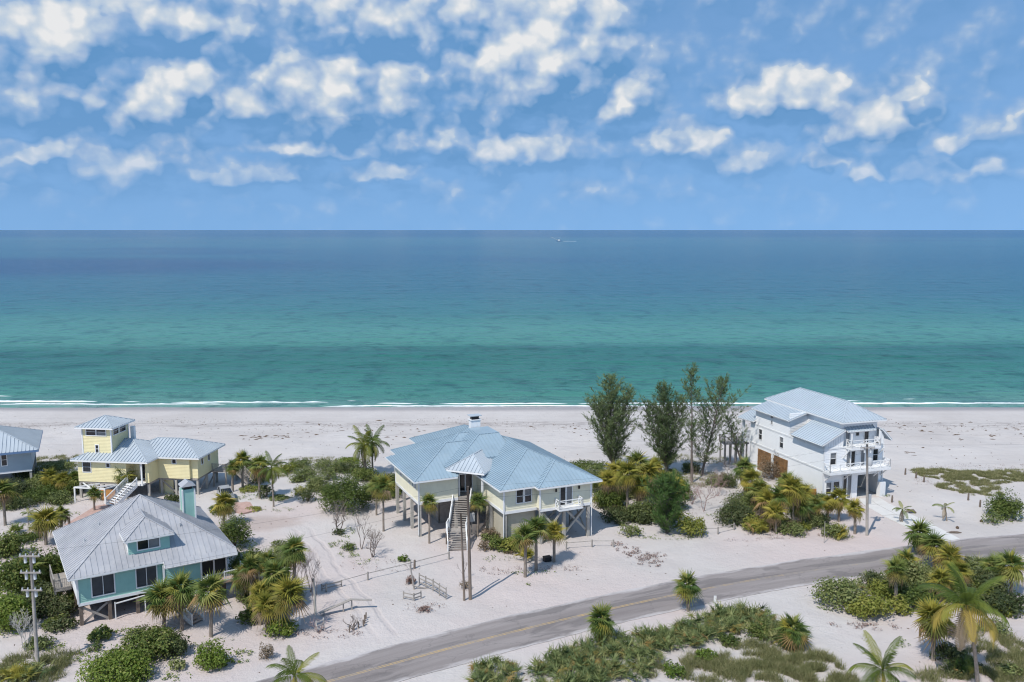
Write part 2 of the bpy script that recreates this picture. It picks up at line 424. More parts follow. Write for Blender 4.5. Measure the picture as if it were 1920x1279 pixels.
def mat_sea():
    m, t, b = new_mat('gulf_water')
    p = pos(t); s = t.sep(p)
    n = t.noise(t.vmath('MULTIPLY', p, (.0045, .012, 1)), 1.0, 5, .55, .6)
    wob = t.math('MULTIPLY', t.math('SUBTRACT', n, .5), .10)
    lg = t.math('LOGARITHM', t.math('MAXIMUM', s[1], 100), 10.0)
    lg = t.math('ADD', lg, wob)
    f = t.maprange(lg, 2.2, 4.2)
    c = t.ramp(f, [(0.0, (.170, .290, .260)), (.024, (.125, .265, .228)), (.046, (.058, .215, .175)), (.085, (.030, .160, .132)),
                   (.116, (.025, .142, .124)), (.130, (.066, .235, .192)), (.155, (.072, .245, .205)), (.195, (.038, .170, .175)), (.26, (.024, .122, .165)),
                   (.40, (.018, .104, .172)), (.55, (.026, .124, .192)), (.68, (.032, .132, .200)), (.76, (.010, .092, .190)), (1.0, (.010, .090, .190))])
    pt = t.noise(t.vmath('MULTIPLY', p, (.0011, .0021, 1)), 1.0, 5, .55, .4)
    c = t.mix(t.math('MULTIPLY', t.maprange(pt, .54, .68), t.maprange(s[1], 350, 1100, 0, .65, True)), c, (.010, .070, .165))
    # cloud shadow painted into the water colour out to the left
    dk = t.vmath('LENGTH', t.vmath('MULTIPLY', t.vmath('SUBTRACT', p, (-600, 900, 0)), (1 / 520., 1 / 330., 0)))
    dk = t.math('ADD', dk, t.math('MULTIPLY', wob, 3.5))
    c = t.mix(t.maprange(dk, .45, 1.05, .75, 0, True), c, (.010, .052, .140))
    # darker wave facets, their shading painted into the water colour as flecks
    near = t.maprange(s[1], 520, 260, 0, 1, True)
    st = t.noise(t.vmath('MULTIPLY', p, (.20, .27, 1)), 1.0, 4, .62, .4)
    c = t.mix(t.math('MULTIPLY', t.math('MULTIPLY', t.maprange(st, .53, .66), .65), near), c, t.mix(1.0, c, (.25, .45, .48), 'MULTIPLY'))
    st2 = t.noise(t.vmath('MULTIPLY', p, (.095, .050, 1)), 1.0, 5, .62, .4)
    c = t.mix(t.math('MULTIPLY', t.maprange(st2, .53, .66), .65), c, t.mix(1.0, c, (.40, .56, .64), 'MULTIPLY'))
    t.l.new(c, b.inputs['Base Color'])
    b.inputs['Roughness'].default_value = .20
    b.inputs['IOR'].default_value = 1.33
    b.inputs['Specular IOR Level'].default_value = .10
    w1 = t.noise(t.vmath('MULTIPLY', p, (.16, .50, 1)), 1.0, 5, .62, .5)
    w2 = t.noise(t.vmath('MULTIPLY', p, (.03, .075, 1)), 1.0, 4, .6, .3)
    h = t.math('ADD', w1, t.math('MULTIPLY', w2, 3.0))
    fade = t.maprange(lg, 2.3, 3.6, 1.0, .55)
    t.l.new(t.bump(h, fade, 1.1), b.inputs['Normal'])
    return m


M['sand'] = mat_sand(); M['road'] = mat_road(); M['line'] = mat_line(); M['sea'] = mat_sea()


# ------------------------------------------------------------------ mesh helpers
class MB:
    def __init__(s, T=None):
        s.v = []; s.f = []; s.T = T

    def add(s, vs, fs):
        o = len(s.v)
        if s.T is not None: vs = [tuple(s.T @ Vector(q)) for q in vs]
        s.v.extend(tuple(q) for q in vs); s.f.extend(tuple(i + o for i in f) for f in fs)
        return s

    def box(s, x0, x1, y0, y1, z0, z1):
        return s.add([(x0, y0, z0), (x1, y0, z0), (x1, y1, z0), (x0, y1, z0), (x0, y0, z1), (x1, y0, z1), (x1, y1, z1), (x0, y1, z1)],
                     [(3, 2, 1, 0), (4, 5, 6, 7), (0, 1, 5, 4), (1, 2, 6, 5), (2, 3, 7, 6), (3, 0, 4, 7)])

    def obox(s, p, a, n, s0, s1, d0, d1, z0, z1):
        """box in the frame: origin p (2d), along a, outward n"""
        q = []
        for z in (z0, z1):
            for (x, y) in ((s0, d0), (s1, d0), (s1, d1), (s0, d1)):
                q.append((p[0] + a[0] * x + n[0] * y, p[1] + a[1] * x + n[1] * y, z))
        return s.add(q, [(0, 1, 2, 3), (7, 6, 5, 4), (4, 5, 1, 0), (5, 6, 2, 1), (6, 7, 3, 2), (7, 4, 0, 3)])

    def bar(s, p, q, w, h, up=(0, 0, 1)):
        p = Vector(p); q = Vector(q); d = (q - p)
        if d.length < 1e-6: return s
        d.normalize(); u = Vector(up)
        if abs(d.dot(u)) > .98: u = Vector((0, 1, 0))
        sd = d.cross(u).normalized(); uu = sd.cross(d).normalized()
        vs = []
        for e in (p, q):
            for (i, j) in ((-1, -1), (1, -1), (1, 1), (-1, 1)):
                vs.append(e + sd * (w / 2 * i) + uu * (h / 2 * j))
        return s.add(vs, [(0, 1, 2, 3), (7, 6, 5, 4), (0, 4, 5, 1), (1, 5, 6, 2), (2, 6, 7, 3), (3, 7, 4, 0)])

    def tube(s, pts, rads, n=6, cap=True):
        pts = [Vector(p) for p in pts]
        if not isinstance(rads, (list, tuple)): rads = [rads] * len(pts)
        vs = []; fs = []
        for i, p in enumerate(pts):
            d = (pts[min(i + 1, len(pts) - 1)] - pts[max(i - 1, 0)])
            d = d.normalized() if d.length > 1e-9 else Vector((0, 0, 1))
            u = Vector((1, 0, 0)) if abs(d.x) < .8 else Vector((0, 1, 0))
            a = d.cross(u).normalized(); b = d.cross(a)
            for k in range(n):
                an = 2 * PI * k / n
                vs.append(p + (a * math.cos(an) + b * math.sin(an)) * rads[i])
        for i in range(len(pts) - 1):
            for k in range(n):
                k2 = (k + 1) % n
                fs.append((i * n + k, i * n + k2, (i + 1) * n + k2, (i + 1) * n + k))
        if cap:
            fs.append(tuple(range(n))); fs.append(tuple(reversed(range((len(pts) - 1) * n, len(pts) * n))))
        return s.add(vs, fs)

    def mesh(s, name, mat):
        me = bpy.data.meshes.new(name); me.from_pydata(s.v, [], s.f); me.materials.append(M[mat] if isinstance(mat, str) else mat)
        me.update(); return me

    def build(s, name, mat, parent=None, smooth=False, kind=None):
        me = s.mesh(name, mat)
        if smooth: me.polygons.foreach_set('use_smooth', [True] * len(me.polygons))
        o = bpy.data.objects.new(name, me); col.objects.link(o)
        if parent: o.parent = parent
        if kind: o['kind'] = kind
        return o


def link(name, me, parent=None, mw=None):
    o = bpy.data.objects.new(name, me); col.objects.link(o)
    if parent: o.parent = parent
    if mw is not None: o.matrix_local = mw
    return o


def tag(o, label, cat, group=None, kind=None):
    if label: o['label'] = label
    if cat: o['category'] = cat
    if group: o['group'] = group
    if kind: o['kind'] = kind
    return o


def empty(name, loc, rz=0.0, label=None, cat=None, group=None):
    o = bpy.data.objects.new(name, None); col.objects.link(o)
    o.location = loc; o.rotation_euler = (0, 0, rz); o.empty_display_size = .3
    return tag(o, label, cat, group)


# ------------------------------------------------------------------ terrain
ROADC = [(-120, -8), (-80, 21), (-50, 42.5), (-30, 55.8), (-13.8, 65.9), (0, 73.9), (12.5, 80.2), (25, 85.6), (38, 90.0), (59, 96.0), (85, 100.5), (130, 105), (300, 116)]


def catmull(P, n):
    out = []
    for i in range(len(P) - 1):
        p0 = P[max(i - 1, 0)]; p1 = P[i]; p2 = P[i + 1]; p3 = P[min(i + 2, len(P) - 1)]
        for k in range(n):
            t = k / n; t2 = t * t; t3 = t2 * t
            out.append(tuple(.5 * (2 * b + (-a + c) * t + (2 * a - 5 * b + 4 * c - d) * t2 + (-a + 3 * b - 3 * c + d) * t3)
                             for a, b, c, d in zip(p0, p1, p2, p3)))
    out.append(P[-1]); return out


RC = catmull(ROADC, 8)
RCF = [p for p in RC if -60 < p[0] < 110]


def road_dist(x, y):
    best = 1e9
    pts = RCF
    for (a, b) in pts:
        d = (a - x) ** 2 + (b - y) ** 2
        if d < best: best = d
    return math.sqrt(best)


def sstep(a, b, x):
    t = max(0, min(1, (x - a) / (b - a))); return t * t * (3 - 2 * t)


FLATS = [(-39, 84, 13), (-1, 103, 17), (-50, 117, 14), (46, 122, 14), (-70, 120, 10)]


def gh(x, y):
    z = 0.0
    if y > 128:
        t = y - 128
        z = -.5 * sstep(0, 34, t) - max(0, t - 30) * .0275
        if t > 52: z -= (t - 52) * .05
    if -140 < x < 160 and 40 < y < 190:
        n = mnoise.noise(Vector((x * .11, y * .11, 0))) * .28 + mnoise.noise(Vector((x * .31, y * .31, 3))) * .13 + mnoise.noise(Vector((x * .9, y * .9, 7))) * .045
        if y < 110:
            k = sstep(3.6, 8.0, road_dist(x, y))
        else:
            k = 1.0
        for (fx, fy, fr) in FLATS:
            k *= .25 + .75 * sstep(fr * .7, fr, math.hypot(x - fx, y - fy))
        if y > 140: k *= .06 + .94 * sstep(168, 142, y)
        z += n * k
    return z


def at(x, y, z=0.0):
    d = pix_dir(x, y); t = (z - CAMH) / d.z
    return Vector((d.x * t, d.y * t, z))


def gat(x, y):
    p = at(x, y); p.z = gh(p.x, p.y); p = at(x, y, p.z); p.z = gh(p.x, p.y); return p


def grid_mesh(name, xs, ys, zf, mat):
    v = [(x, y, zf(x, y)) for y in ys for x in xs]
    nx = len(xs)
    f = [(j * nx + i, j * nx + i + 1, (j + 1) * nx + i + 1, (j + 1) * nx + i) for j in range(len(ys) - 1) for i in range(nx - 1)]
    me = bpy.data.meshes.new(name); me.from_pydata(v, [], f); me.materials.append(M[mat])
    me.polygons.foreach_set('use_smooth', [True] * len(f)); me.update()
    o = bpy.data.objects.new(name, me); col.objects.link(o); o['kind'] = 'structure'
    return o


def frange(a, b, s):
    n = int(round((b - a) / s)); return [a + (b - a) * i / n for i in range(n + 1)]


gx = [-6000, -2500, -1000, -500, -300, -200, -140] + frange(-115, 120, .75) + [150, 200, 300, 500, 1000, 2500, 6000]
gy = [-3000, -1000, -300, -100, -20, 20, 40] + frange(52, 182, .65) + [190, 200, 215, 240, 280]
ground = grid_mesh('ground', gx, gy, gh, 'sand')
ground['label'] = 'white shell sand ground and beach'

sx = [-120000, -40000, -12000, -4000, -1500, -600, -300] + frange(-180, 180, 6) + [300, 600, 1500, 4000, 12000, 40000, 120000]
sy = frange(165, 260, 1.5) + frange(266, 460, 7) + [500, 560, 640, 740, 860, 1000, 1300, 1800, 2600, 4000, 7000, 12000, 25000, 60000, 150000]


SEA_Z = -1.05


def sea_h(x, y):
    z = SEA_Z
    if y < 470 and abs(x) < 320:
        k = sstep(470, 330, y) * sstep(320, 180, abs(x))
        ph = y * .42 + 1.6 * mnoise.noise(Vector((x * .012, y * .02, 1)))
        z += k * .10 * math.sin(ph) * (1 + mnoise.noise(Vector((x * .02, y * .02, 5))))
    return z


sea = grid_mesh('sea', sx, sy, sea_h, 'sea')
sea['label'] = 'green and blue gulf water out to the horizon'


# breaking surf: raised, ragged rolls of foam along the waterline
def surf(y0, x0, x1, w, seed, h=.20):
    mb = MB(); n = int((x1 - x0) / .7)
    pts = []
    for i in range(n + 1):
        x = x0 + (x1 - x0) * i / n
        y = y0 + 3.6 + 1.6 * mnoise.noise(Vector((x * .035, seed, 0))) + .5 * mnoise.noise(Vector((x * .2, seed, 3)))
        e = min(1, (i + .01) / 6, (n - i + .01) / 6)
        ww = .5 * w * (.45 + 1.1 * abs(mnoise.noise(Vector((x * .13, seed, 8))))) * e + .05
        pts.append((x, y, ww, h * e * (.8 + .5 * mnoise.noise(Vector((x * .5, seed, 2))))))
    vs = []; fs = []
    prof = [(-1.3, -.25), (-.8, .35), (-.3, .9), (.15, 1.0), (.5, .5), (1.0, -.2)]
    for (x, y, ww, hh) in pts:
        for k, (a, b) in enumerate(prof):
            j = .25 * mnoise.noise(Vector((x * 1.7, k * 3.1, seed)))
            vs.append((x, y + (a + j) * ww * .5, SEA_Z + .08 + (b + j) * hh))
    m = len(prof)
    for i in range(n):
        for k in range(m - 1):
            fs.append((i * m + k, (i + 1) * m + k, (i + 1) * m + k + 1, i * m + k + 1))
    mb.add(vs, fs); return mb


fo = MB()
for (y0, x0, x1, w, sd) in [(181.0, -125, -90, 2.2, 1), (180.5, -84.5, -80.5, 1.2, 2), (180.0, -77.5, -75.5, .9, 3), (179.8, -74, -38, 1.7, 4),
                            (181.5, -36, -34, .8, 5), (178.5, -31, -19, .7, 6), (178.3, -16, 12, .9, 7), (178.6, 14, 34, .5, 8),
                            (178.6, 30, 70, 1.7, 9), (178.8, 68, 128, 1.9, 10), (183.5, 86, 89, .8, 11), (181.5, 71, 76, .8, 12), (177.4, -110, -60, .3, 13),
                            (175.9, -40, 40, .3, 14), (187, -125, -112, .6, 15)]:
    s_ = surf(y0, x0, x1, w, sd); fo.add(s_.v, s_.f)
fo.build('surf_foam', 'foam', smooth=True, kind='stuff')['label'] = 'thin white breaking surf along the waterline'


def strip(name, pts, offs, z, mat, jit=0.0, seed=0.0):
    v = []; f = []; uv = []; L = 0; prev = None
    for i, p in enumerate(pts):
        a = pts[max(i - 1, 0)]; b = pts[min(i + 1, len(pts) - 1)]
        dx, dy = b[0] - a[0], b[1] - a[1]; l = math.hypot(dx, dy); nx, ny = -dy / l, dx / l
        if prev: L += math.hypot(p[0] - prev[0], p[1] - prev[1])
        prev = p
        for k, o in enumerate(offs):
            e = 0
            if jit and k in (0, len(offs) - 1):
                e = jit * (mnoise.noise(Vector((L * .22, k * 9.1, seed))) + .5 * mnoise.noise(Vector((L * .9, k * 5.1, seed))))
            v.append((p[0] + nx * (o + e), p[1] + ny * (o + e), z)); uv.append((L, o + e))
    m = len(offs)
    for i in range(len(pts) - 1):
        for k in range(m - 1):
            f.append((i * m + k, (i + 1) * m + k, (i + 1) * m + k + 1, i * m + k + 1))
    me = bpy.data.meshes.new(name); me.from_pydata(v, [], f); me.materials.append(M[mat])
    ul = me.uv_layers.new(name='UVMap')
    for lp in me.loops: ul.data[lp.index].uv = uv[lp.vertex_index]
    me.update()
    o = bpy.data.objects.new(name, me); col.objects.link(o); return o


RF = catmull(ROADC, 40)
road = strip('road', RF, (-3.0, -1.5, 0, 1.5, 3.0), .035, 'road', .22, 2.0)
road['kind'] = 'structure'; road['label'] = 'sun bleached grey two lane asphalt road'
for o_ in (-.16, .04):
    ln = strip('centre_line', RF, (o_, o_ + .11), .041, 'line'); ln.parent = road


def slab(name, P, z0, z1, mat, parent=None):
    n = len(P); mb = MB()
    mb.add([(x, y, z0) for x, y in P] + [(x, y, z1) for x, y in P],
           [tuple(reversed(range(n))), tuple(range(n, 2 * n))] + [(i, (i + 1) % n, n + (i + 1) % n, n + i) for i in range(n)])
    return mb.build(name, mat, parent)


# ------------------------------------------------------------------ building helpers
def wall(parent, P0, P1, z0, z1, mat, opens=(), siding=.2, th=.16, name='wall', vertical=False):
    """outward side is to the right when walking from P0 to P1"""
    dx, dy = P1[0] - P0[0], P1[1] - P0[1]; L = math.hypot(dx, dy); a = (dx / L, dy / L); n = (a[1], -a[0])
    mb = MB()
    cuts = {z0, z1}
    k = 0
    if siding and not vertical:
        z = z0
        while z < z1 - .02: cuts.add(round(z, 3)); z += siding
    for o in opens: cuts.add(o[2]); cuts.add(o[3])
    cs = sorted(c for c in cuts if z0 - 1e-6 <= c <= z1 + 1e-6)
    for za, zb in zip(cs, cs[1:]):
        if zb - za < .004: continue
        zm = (za + zb) / 2
        iv = sorted((o[0], o[1]) for o in opens if o[2] < zm < o[3])
        s = 0.0; segs = []
        for (c, d) in iv:
            if c > s + .01: segs.append((s, c))
            s = max(s, d)
        if L > s + .01: segs.append((s, L))

        def off(z):
            if not siding or vertical: return 0.0
            fr = ((z - z0) / siding) % 1.0
            return .028 * (1 - fr)
        ob = off(za + .001); ot = off(zb - .001)
        for (c, d) in segs:
            q = []
            for (zz, oo) in ((za, ob), (zb, ot)):
                for (x, y) in ((c, oo), (d, oo), (d, -th), (c, -th)):
                    q.append((P0[0] + a[0] * x + n[0] * y, P0[1] + a[1] * x + n[1] * y, zz))
            mb.add(q, [(0, 3, 2, 1), (4, 5, 6, 7), (0, 1, 5, 4), (1, 2, 6, 5), (2, 3, 7, 6), (3, 0, 4, 7)])
    if vertical:
        s = .2
        while s < L - .1:
            zs = [(z0, z1)]
            for o in opens:
                if o[0] - .05 < s < o[1] + .05: zs = [(z0, o[2]), (o[3], z1)]
            for (za, zb) in zs:
                if zb - za > .05: mb.obox(P0, a, n, s - .03, s + .03, 0, .03, za, zb)
            s += .4
    w = mb.build(name, mat, parent)
    for o in opens:
        kind = o[4] if len(o) > 4 else 'win2'
        opening(parent, P0, a, n, o[0], o[1], o[2], o[3], kind)
    return w


def opening(parent, p, a, n, s0, s1, z0, z1, kind):
    if kind == 'hole': return
    fr = MB(); t = .10
    nm = 'door' if kind.startswith('door') else ('screen_panel' if kind == 'screen' else 'window')
    for (c, d, e, f) in ((s0 - t, s0, z0 - t, z1 + t), (s1, s1 + t, z0 - t, z1 + t), (s0, s1, z1, z1 + t), (s0, s1, z0 - t, z0)):
        fr.obox(p, a, n, c, d, -.10, .065, e, f)
    o = fr.build(nm, 'white', parent)
    g = {'screen': 'screen', 'blind': 'curtain'}.get(kind, 'glass')
    cols, rows = {'win2': (1, 2), 'win1': (1, 1), 'pair': (2, 2), 'blind': (2, 1), 'door': (1, 1), 'doors': (2, 1), 'doors3': (3, 1), 'screen': (1, 1), 'wide': (2, 1)}[kind]
    mw = .05
    if nm == 'door': mw = .16
    W = (s1 - s0 - mw * (cols - 1)) / cols; H = (z1 - z0 - .045 * (rows - 1)) / rows
    mun = MB()
    for i in range(1, cols):
        c = s0 + i * W + (i - 1) * mw; mun.obox(p, a, n, c, c + mw, -.07, .045, z0, z1)
    for j in range(1, rows):
        c = z0 + j * H + (j - 1) * .045; mun.obox(p, a, n, s0, s1, -.066, .040, c, c + .045)
    if cols > 1 or rows > 1: mun.build('muntin', 'white', o)
    for i in range(cols):
        for j in range(rows):
            c = s0 + i * (W + mw); z = z0 + j * (H + .045)
            gg = 'blindlight' if (g == 'glass' and R.random() < .22) else g
            MB().obox(p, a, n, c + .005, c + W - .005, -.09, -.055, z + .005, z + H - .005).build('pane', gg, o)
    return o


SEAM_H = .08


def seam(mb, p, q, up):
    p = Vector(p); q = Vector(q); u = Vector(up)
    d = (q - p)
    if d.length < .15: return
    d.normalize(); sd = d.cross(u).normalized()
    w, h = .03, SEAM_H
    a = [p - sd * w, p + sd * w, p + sd * w + u * h, p - sd * w + u * h]
    b = [q - sd * w, q + sd * w, q + sd * w + u * h, q - sd * w + u * h]
    mb.add(a + b, [(0, 4, 7, 3), (3, 7, 6, 2), (1, 2, 6, 5), (0, 3, 2, 1), (4, 5, 6, 7)])


def hip_roof(parent, u0, u1, v0, v1, z, k, mat, T=None, step=.48, fascia='white', th=.2, seams=True, sh=.08):
    global SEAM_H
    SEAM_H = sh
    W, D = u1 - u0, v1 - v0; h = min(W, D) / 2; zt = z + k * h
    if W <= D: r = [((u0 + u1) / 2, v0 + h, zt), ((u0 + u1) / 2, v1 - h, zt)]
    else: r = [(u0 + h, (v0 + v1) / 2, zt), (u1 - h, (v0 + v1) / 2, zt)]
    mb = MB(T)
    c = [(u0, v0, z), (u1, v0, z), (u1, v1, z), (u0, v1, z)]
    if abs(W - D) < 1e-6:
        mb.add(c + [r[0]], [(0, 1, 4), (1, 2, 4), (2, 3, 4), (3, 0, 4)])
        lines = [(c[i], r[0]) for i in range(4)]
    elif W < D:
        mb.add(c + r, [(0, 1, 4), (1, 2, 5, 4), (2, 3, 5), (3, 0, 4, 5)])
        lines = [(c[0], r[0]), (c[1], r[0]), (c[2], r[1]), (c[3], r[1]), (r[0], r[1])]
    else:
        mb.add(c + r, [(0, 1, 5, 4), (1, 2, 5), (2, 3, 4, 5), (3, 0, 4)])
        lines = [(c[0], r[0]), (c[3], r[0]), (c[1], r[1]), (c[2], r[1]), (r[0], r[1])]
    ro = mb.build('roof', mat, parent)
    fb = MB(T); e = .03
    fb.box(u0, u1, v0 - e, v0, z - th, z - .012); fb.box(u0, u1, v1, v1 + e, z - th, z - .012)
    fb.box(u0 - e, u0, v0 - e, v1 + e, z - th, z - .012); fb.box(u1, u1 + e, v0 - e, v1 + e, z - th, z - .012)
    fb.build('fascia', fascia, ro)
    MB(T).add([(u0, v0, z - th + .03), (u1, v0, z - th + .03), (u1, v1, z - th + .03), (u0, v1, z - th + .03)], [(3, 2, 1, 0)]).build('soffit', 'white', ro)
    cap = MB(T)
    for (p, q) in lines: cap.bar(Vector(p) + Vector((0, 0, .03)), Vector(q) + Vector((0, 0, .03)), .16, .05)
    cap.build('ridge_cap', mat, ro)
    if seams:
        sm = MB(T); nz = Vector((0, -k, 1)).normalized()
        u = u0 + step
        while u < u1 - .1:
            t_ = min(u - u0, u1 - u, h)
            seam(sm, (u, v0, z), (u, v0 + t_, z + k * t_), (0, -k * .9, .95)); seam(sm, (u, v1, z), (u, v1 - t_, z + k * t_), (0, k * .9, .95)); u += step
        v = v0 + step
        while v < v1 - .1:
            t_ = min(v - v0, v1 - v, h)
            seam(sm, (u0, v, z), (u0 + t_, v, z + k * t_), (-k * .9, 0, .95)); seam(sm, (u1, v, z), (u1 - t_, v, z + k * t_), (k * .9, 0, .95)); v += step
        sm.build('roof_seams', mat, ro, kind='stuff')
    return ro


def plane_roof(parent, e0, e1, r1, r0, mat, th=.16, step=.48, trim='white', seams=True):
    """one pitched sheet: eave e0-e1, ridge r0-r1"""
    e0, e1, r1, r0 = map(Vector, (e0, e1, r1, r0)); n = (e1 - e0).cross(r0 - e0).normalized()
    if n.z < 0: n = -n
    mb = MB(); q = [e0, e1, r1, r0]
    mb.add(q + [p - n * th for p in q], [(0, 1, 2, 3), (7, 6, 5, 4), (0, 4, 5, 1), (1, 5, 6, 2), (2, 6, 7, 3), (3, 7, 4, 0)])
    ro = mb.build('roof', mat, parent)
    tr = MB()
    for (p, s) in ((e0, e1), (e0, r0), (e1, r1)):
        tr.bar(p - n * (th * .55), s - n * (th * .55), .09, th * .85, n)
    tr.build('roof_trim', trim, ro)
    if seams:
        sm = MB(); L = (e1 - e0).length; m_ = int(L / step)
        for i in range(m_ + 1):
            f = i / max(1, m_); seam(sm, e0.lerp(e1, f), r0.lerp(r1, f), n)
        sm.build('roof_seams', mat, ro, kind='stuff')
    return ro


def post(parent, x, y, z0, z1, w=.3, mat='piling', name='piling'):
    return MB().box(x - w / 2, x + w / 2, y - w / 2, y + w / 2, z0, z1).build(name, mat, parent)


def railing(parent, pts, h=1.0, mat='white', step=.16, name='railing', cross=False):
    rl = MB(); bl = MB()
    for p, q in zip(pts, pts[1:]):
        p = Vector(p); q = Vector(q); L = (q - p).length
        up = Vector((0, 0, 1))
        rl.bar(p + up * h, q + up * h, .10, .07); rl.bar(p + up * .12, q + up * .12, .06, .07)
        n = max(1, int(L / 1.6))
        for i in range(n + 1):
            c = p.lerp(q, i / n); rl.bar(c - up * .05, c + up * (h + .08), .10, .10)
        if cross:
            for i in range(n):
                a = p.lerp(q, i / n); b = p.lerp(q, (i + 1) / n)
                bl.bar(a + up * .15, b + up * (h - .05), .06, .06); bl.bar(b + up * .15, a + up * (h - .05), .061, .058)
        else:
            m_ = max(1, int(L / step))
            for i in range(1, m_):
                c = p.lerp(q, i / m_); bl.bar(c + up * .12, c + up * h, .04, .04)
    r = rl.build(name, mat, parent)
    bl.build('balusters', mat, r, kind='stuff')
    return r


def stairs(parent, top, foot, w, n, mat='wood_grey', rail='white', solid=False):
    top = Vector(top); foot = Vector(foot); d = Vector((foot.x - top.x, foot.y - top.y, 0)).normalized(); s = Vector((-d.y, d.x, 0))
    st = MB()
    for sd in (-1, 1):
        st.bar(top + s * (sd * (w / 2 + .03)) - Vector((0, 0, .12)), foot + s * (sd * (w / 2 + .03)) - Vector((0, 0, .02)), .06, .26)
    so = st.build('staircase', rail, parent)
    L = (Vector((foot.x, foot.y, 0)) - Vector((top.x, top.y, 0))).length / n
    for i in range(n):
        c = top.lerp(foot, (i + .5) / n); c.z += .02
        MB().add([c + d * (a * L * .43) + s * (b * w / 2) + Vector((0, 0, z)) for z in (-.03, .03) for (a, b) in ((-1, -1), (1, -1), (1, 1), (-1, 1))],
                 [(3, 2, 1, 0), (4, 5, 6, 7), (0, 1, 5, 4), (1, 2, 6, 5), (2, 3, 7, 6), (3, 0, 4, 7)]).build('tread', mat, so)
    for sd in (-1, 1):
        rl = MB(); up = Vector((0, 0, 1)); a = top + s * (sd * (w / 2 + .05)); b = foot + s * (sd * (w / 2 + .05))
        rl.bar(a + up * .95, b + up * .95, .10, .08); rl.bar(a + up * .2, b + up * .2, .06, .07)
        m_ = max(1, int((b - a).length / 1.5))
        for i in range(m_ + 1):
            c = a.lerp(b, i / m_); rl.bar(c - up * .2, c + up * 1.08, .11, .11)
        m_ = int((b - a).length / .17)
        for i in range(1, m_):
            c = a.lerp(b, i / m_); rl.bar(c + up * .2, c + up * .95, .04, .04)
        rl.build('handrail', rail, so)
    return so


def floor_slab(parent, P, z0, z1, mat='wood_grey', name='floor'):
    return slab(name, P, z0, z1, mat, parent)


